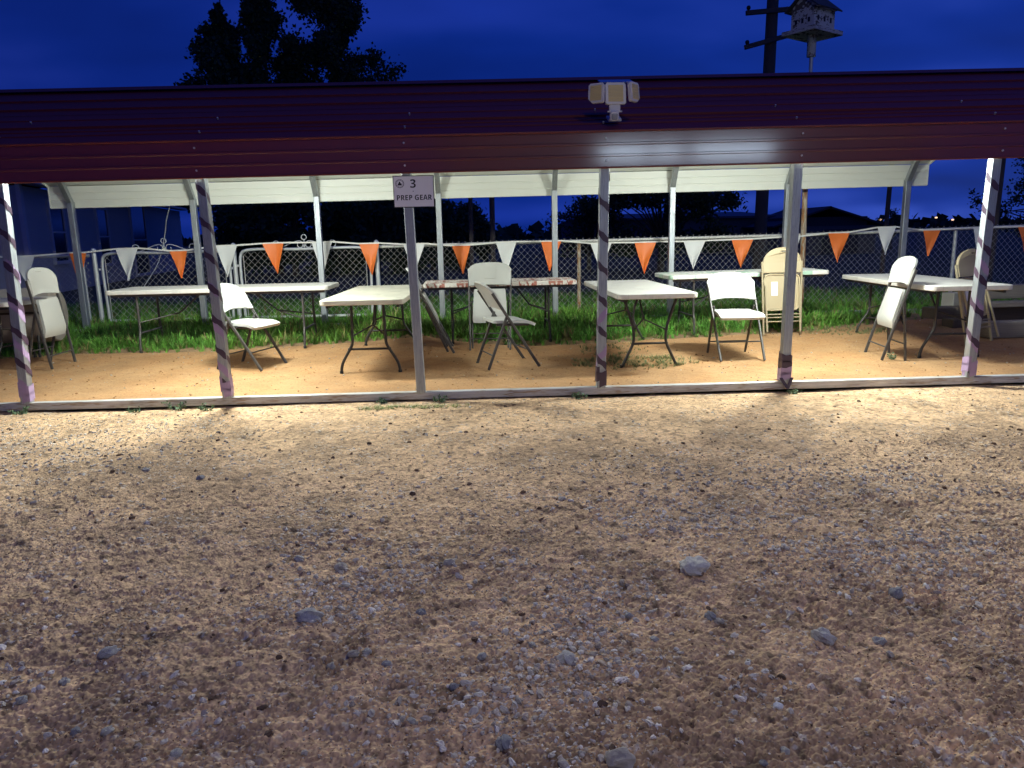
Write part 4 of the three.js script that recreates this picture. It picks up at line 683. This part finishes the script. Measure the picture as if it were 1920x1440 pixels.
{
  const R = rng(4242), sets = [[], [], []], mgrass = std([1, 1, 1], 0.75);
  for (let n = 0, tries = 0; n < 17000 && tries < 200000; tries++) {
    const x = -8.2 + 17 * R(), z = -1.9 - 5.2 * Math.pow(R(), 1.15), e = edge(x) - z; if (e < -0.02) continue;
    const fade = ss(0, 0.35, e), patch = fbm(x * 1.4, z * 1.6, 3, 91), thin = x > 4.6 ? 0.3 : 1; if (R() > (0.25 + 0.75 * fade) * (0.35 + patch) * thin * (z < -4.6 ? 0.6 : 1)) continue; n++;
    const s = (0.55 + 0.65 * R()) * (0.55 + 0.45 * fade) * (0.7 + 0.6 * patch), k = 0.45 + 1.0 * R(), dry = R() < 0.14 ? 1 : 0;
    sets[n % 3].push([x, G(z) - 0.035 + 0.03 * (fbm(x * 2, z * 2, 2, 29) - 0.5) + 0.005, z, s, s, s, R() * 6.28, (R() - 0.5) * 0.3, dry ? lin(0.24 * k, 0.21 * k, 0.08 * k) : lin(lerp(0.09, 0.17, patch) * k, 0.31 * k, 0.04 * k)]);
  }
  sets.forEach((it, k) => scatter('grass', tuft(910 + k, 11, 0.18, 0.1, 0.0056, 0.8), mgrass, it, 'thick green grass growing along the fence', 'grass'));
  const sparse = []; for (let n = 0; n < 420; n++) { const a = R() * 6.28, r = Math.sqrt(R()); let x = 1.22 + Math.cos(a) * r * 0.62, z = -1.1 + Math.sin(a) * r * 0.3; if (n > 250) { x = 1.15 + Math.cos(a) * r * 0.4; z = -1.75 + Math.sin(a) * r * 0.35; } if (n > 320) { x = 3.95 + Math.cos(a) * r * 0.6; z = -2.45 + Math.sin(a) * r * 0.25; } const s = 0.18 + 0.28 * R(), k = 0.7 + 0.5 * R(); sparse.push([x, sandH(x, z), z, s * 1.3, s, s * 1.3, R() * 6.28, 0, lin(0.15 * k, 0.19 * k, 0.07 * k)]); }
  for (let n = 0; n < 240; n++) { const x = (R() < 0.5 ? -0.95 : -0.55) + 0.45 * (R() - 0.5), z = 0.2 + 0.14 * R(), s = 0.08 + 0.1 * R(), k = 0.8 + 0.5 * R(); sparse.push([x, dirtH(x, z), z, s * 1.6, s, s * 1.6, R() * 6.28, 0, lin(0.2 * k, 0.26 * k, 0.09 * k)]); }
  scatter('sparse_grass', tuft(920, 9, 0.15, 0.1, 0.0035, 1.1), mgrass, sparse, 'thin grey green grass straggling out of the sand', 'grass');
}
// small leafy weeds at the rail: leaves are sub-pixel to a few pixels, so one mesh of leaves per plant
[[-3.78, 0.12, 0.075, 'low weed at the foot of the first taped post'], [-2.62, 0.1, 0.1, 'largest leafy weed growing against the base rail'], [-2.93, 0.11, 0.05, 'small weed left of the largest rail weed, by a gap'], [-2.36, 0.14, 0.06, 'low weed beside the second taped post'], [-0.55, 0.1, 0.07, 'leafy weed at the rail below the sign post'], [-1.0, 0.08, 0.05, 'spindly weed at the rail between two posts'], [0.55, 0.11, 0.065, 'leafy weed at the rail beside the striped post'], [2.25, 0.12, 0.065, 'dark weed under the loose tape end'], [3.62, -0.95, 0.08, 'weed in the sand behind the leaning folded chair']].forEach(([x, z, s, l], k) => {
  const R = rng(1000 + k), L = [], o = thing('weed', l, 'weed', [x, z > 0 ? dirtH(x, z) : sandH(x, z), z], 0, 'weeds along the base rail');
  const stem = []; for (let q = 0; q < 9; q++) { const a = R() * 6.28, t = V(Math.cos(a) * s * (0.5 + 0.7 * R()), s * (0.25 + 0.5 * R()), Math.sin(a) * s * 0.5); stem.push(bar(V(0, -0.01, 0), t, 0.0016, 4, 0.0008)); for (let i = 0; i < 9; i++) L.push([t.clone().multiplyScalar(0.3 + 0.75 * R()).add(V((R() - 0.5) * 0.02, (R() - 0.5) * 0.015, (R() - 0.5) * 0.02)), 0.012 + 0.016 * R()]); }
  mesh('stem', stem, mat.leaf, o); mesh('leaf_cluster', leaves(L, R, 0.7), std([0.12, 0.19, 0.1], 0.8), o);
});

renderer.render(scene, camera);
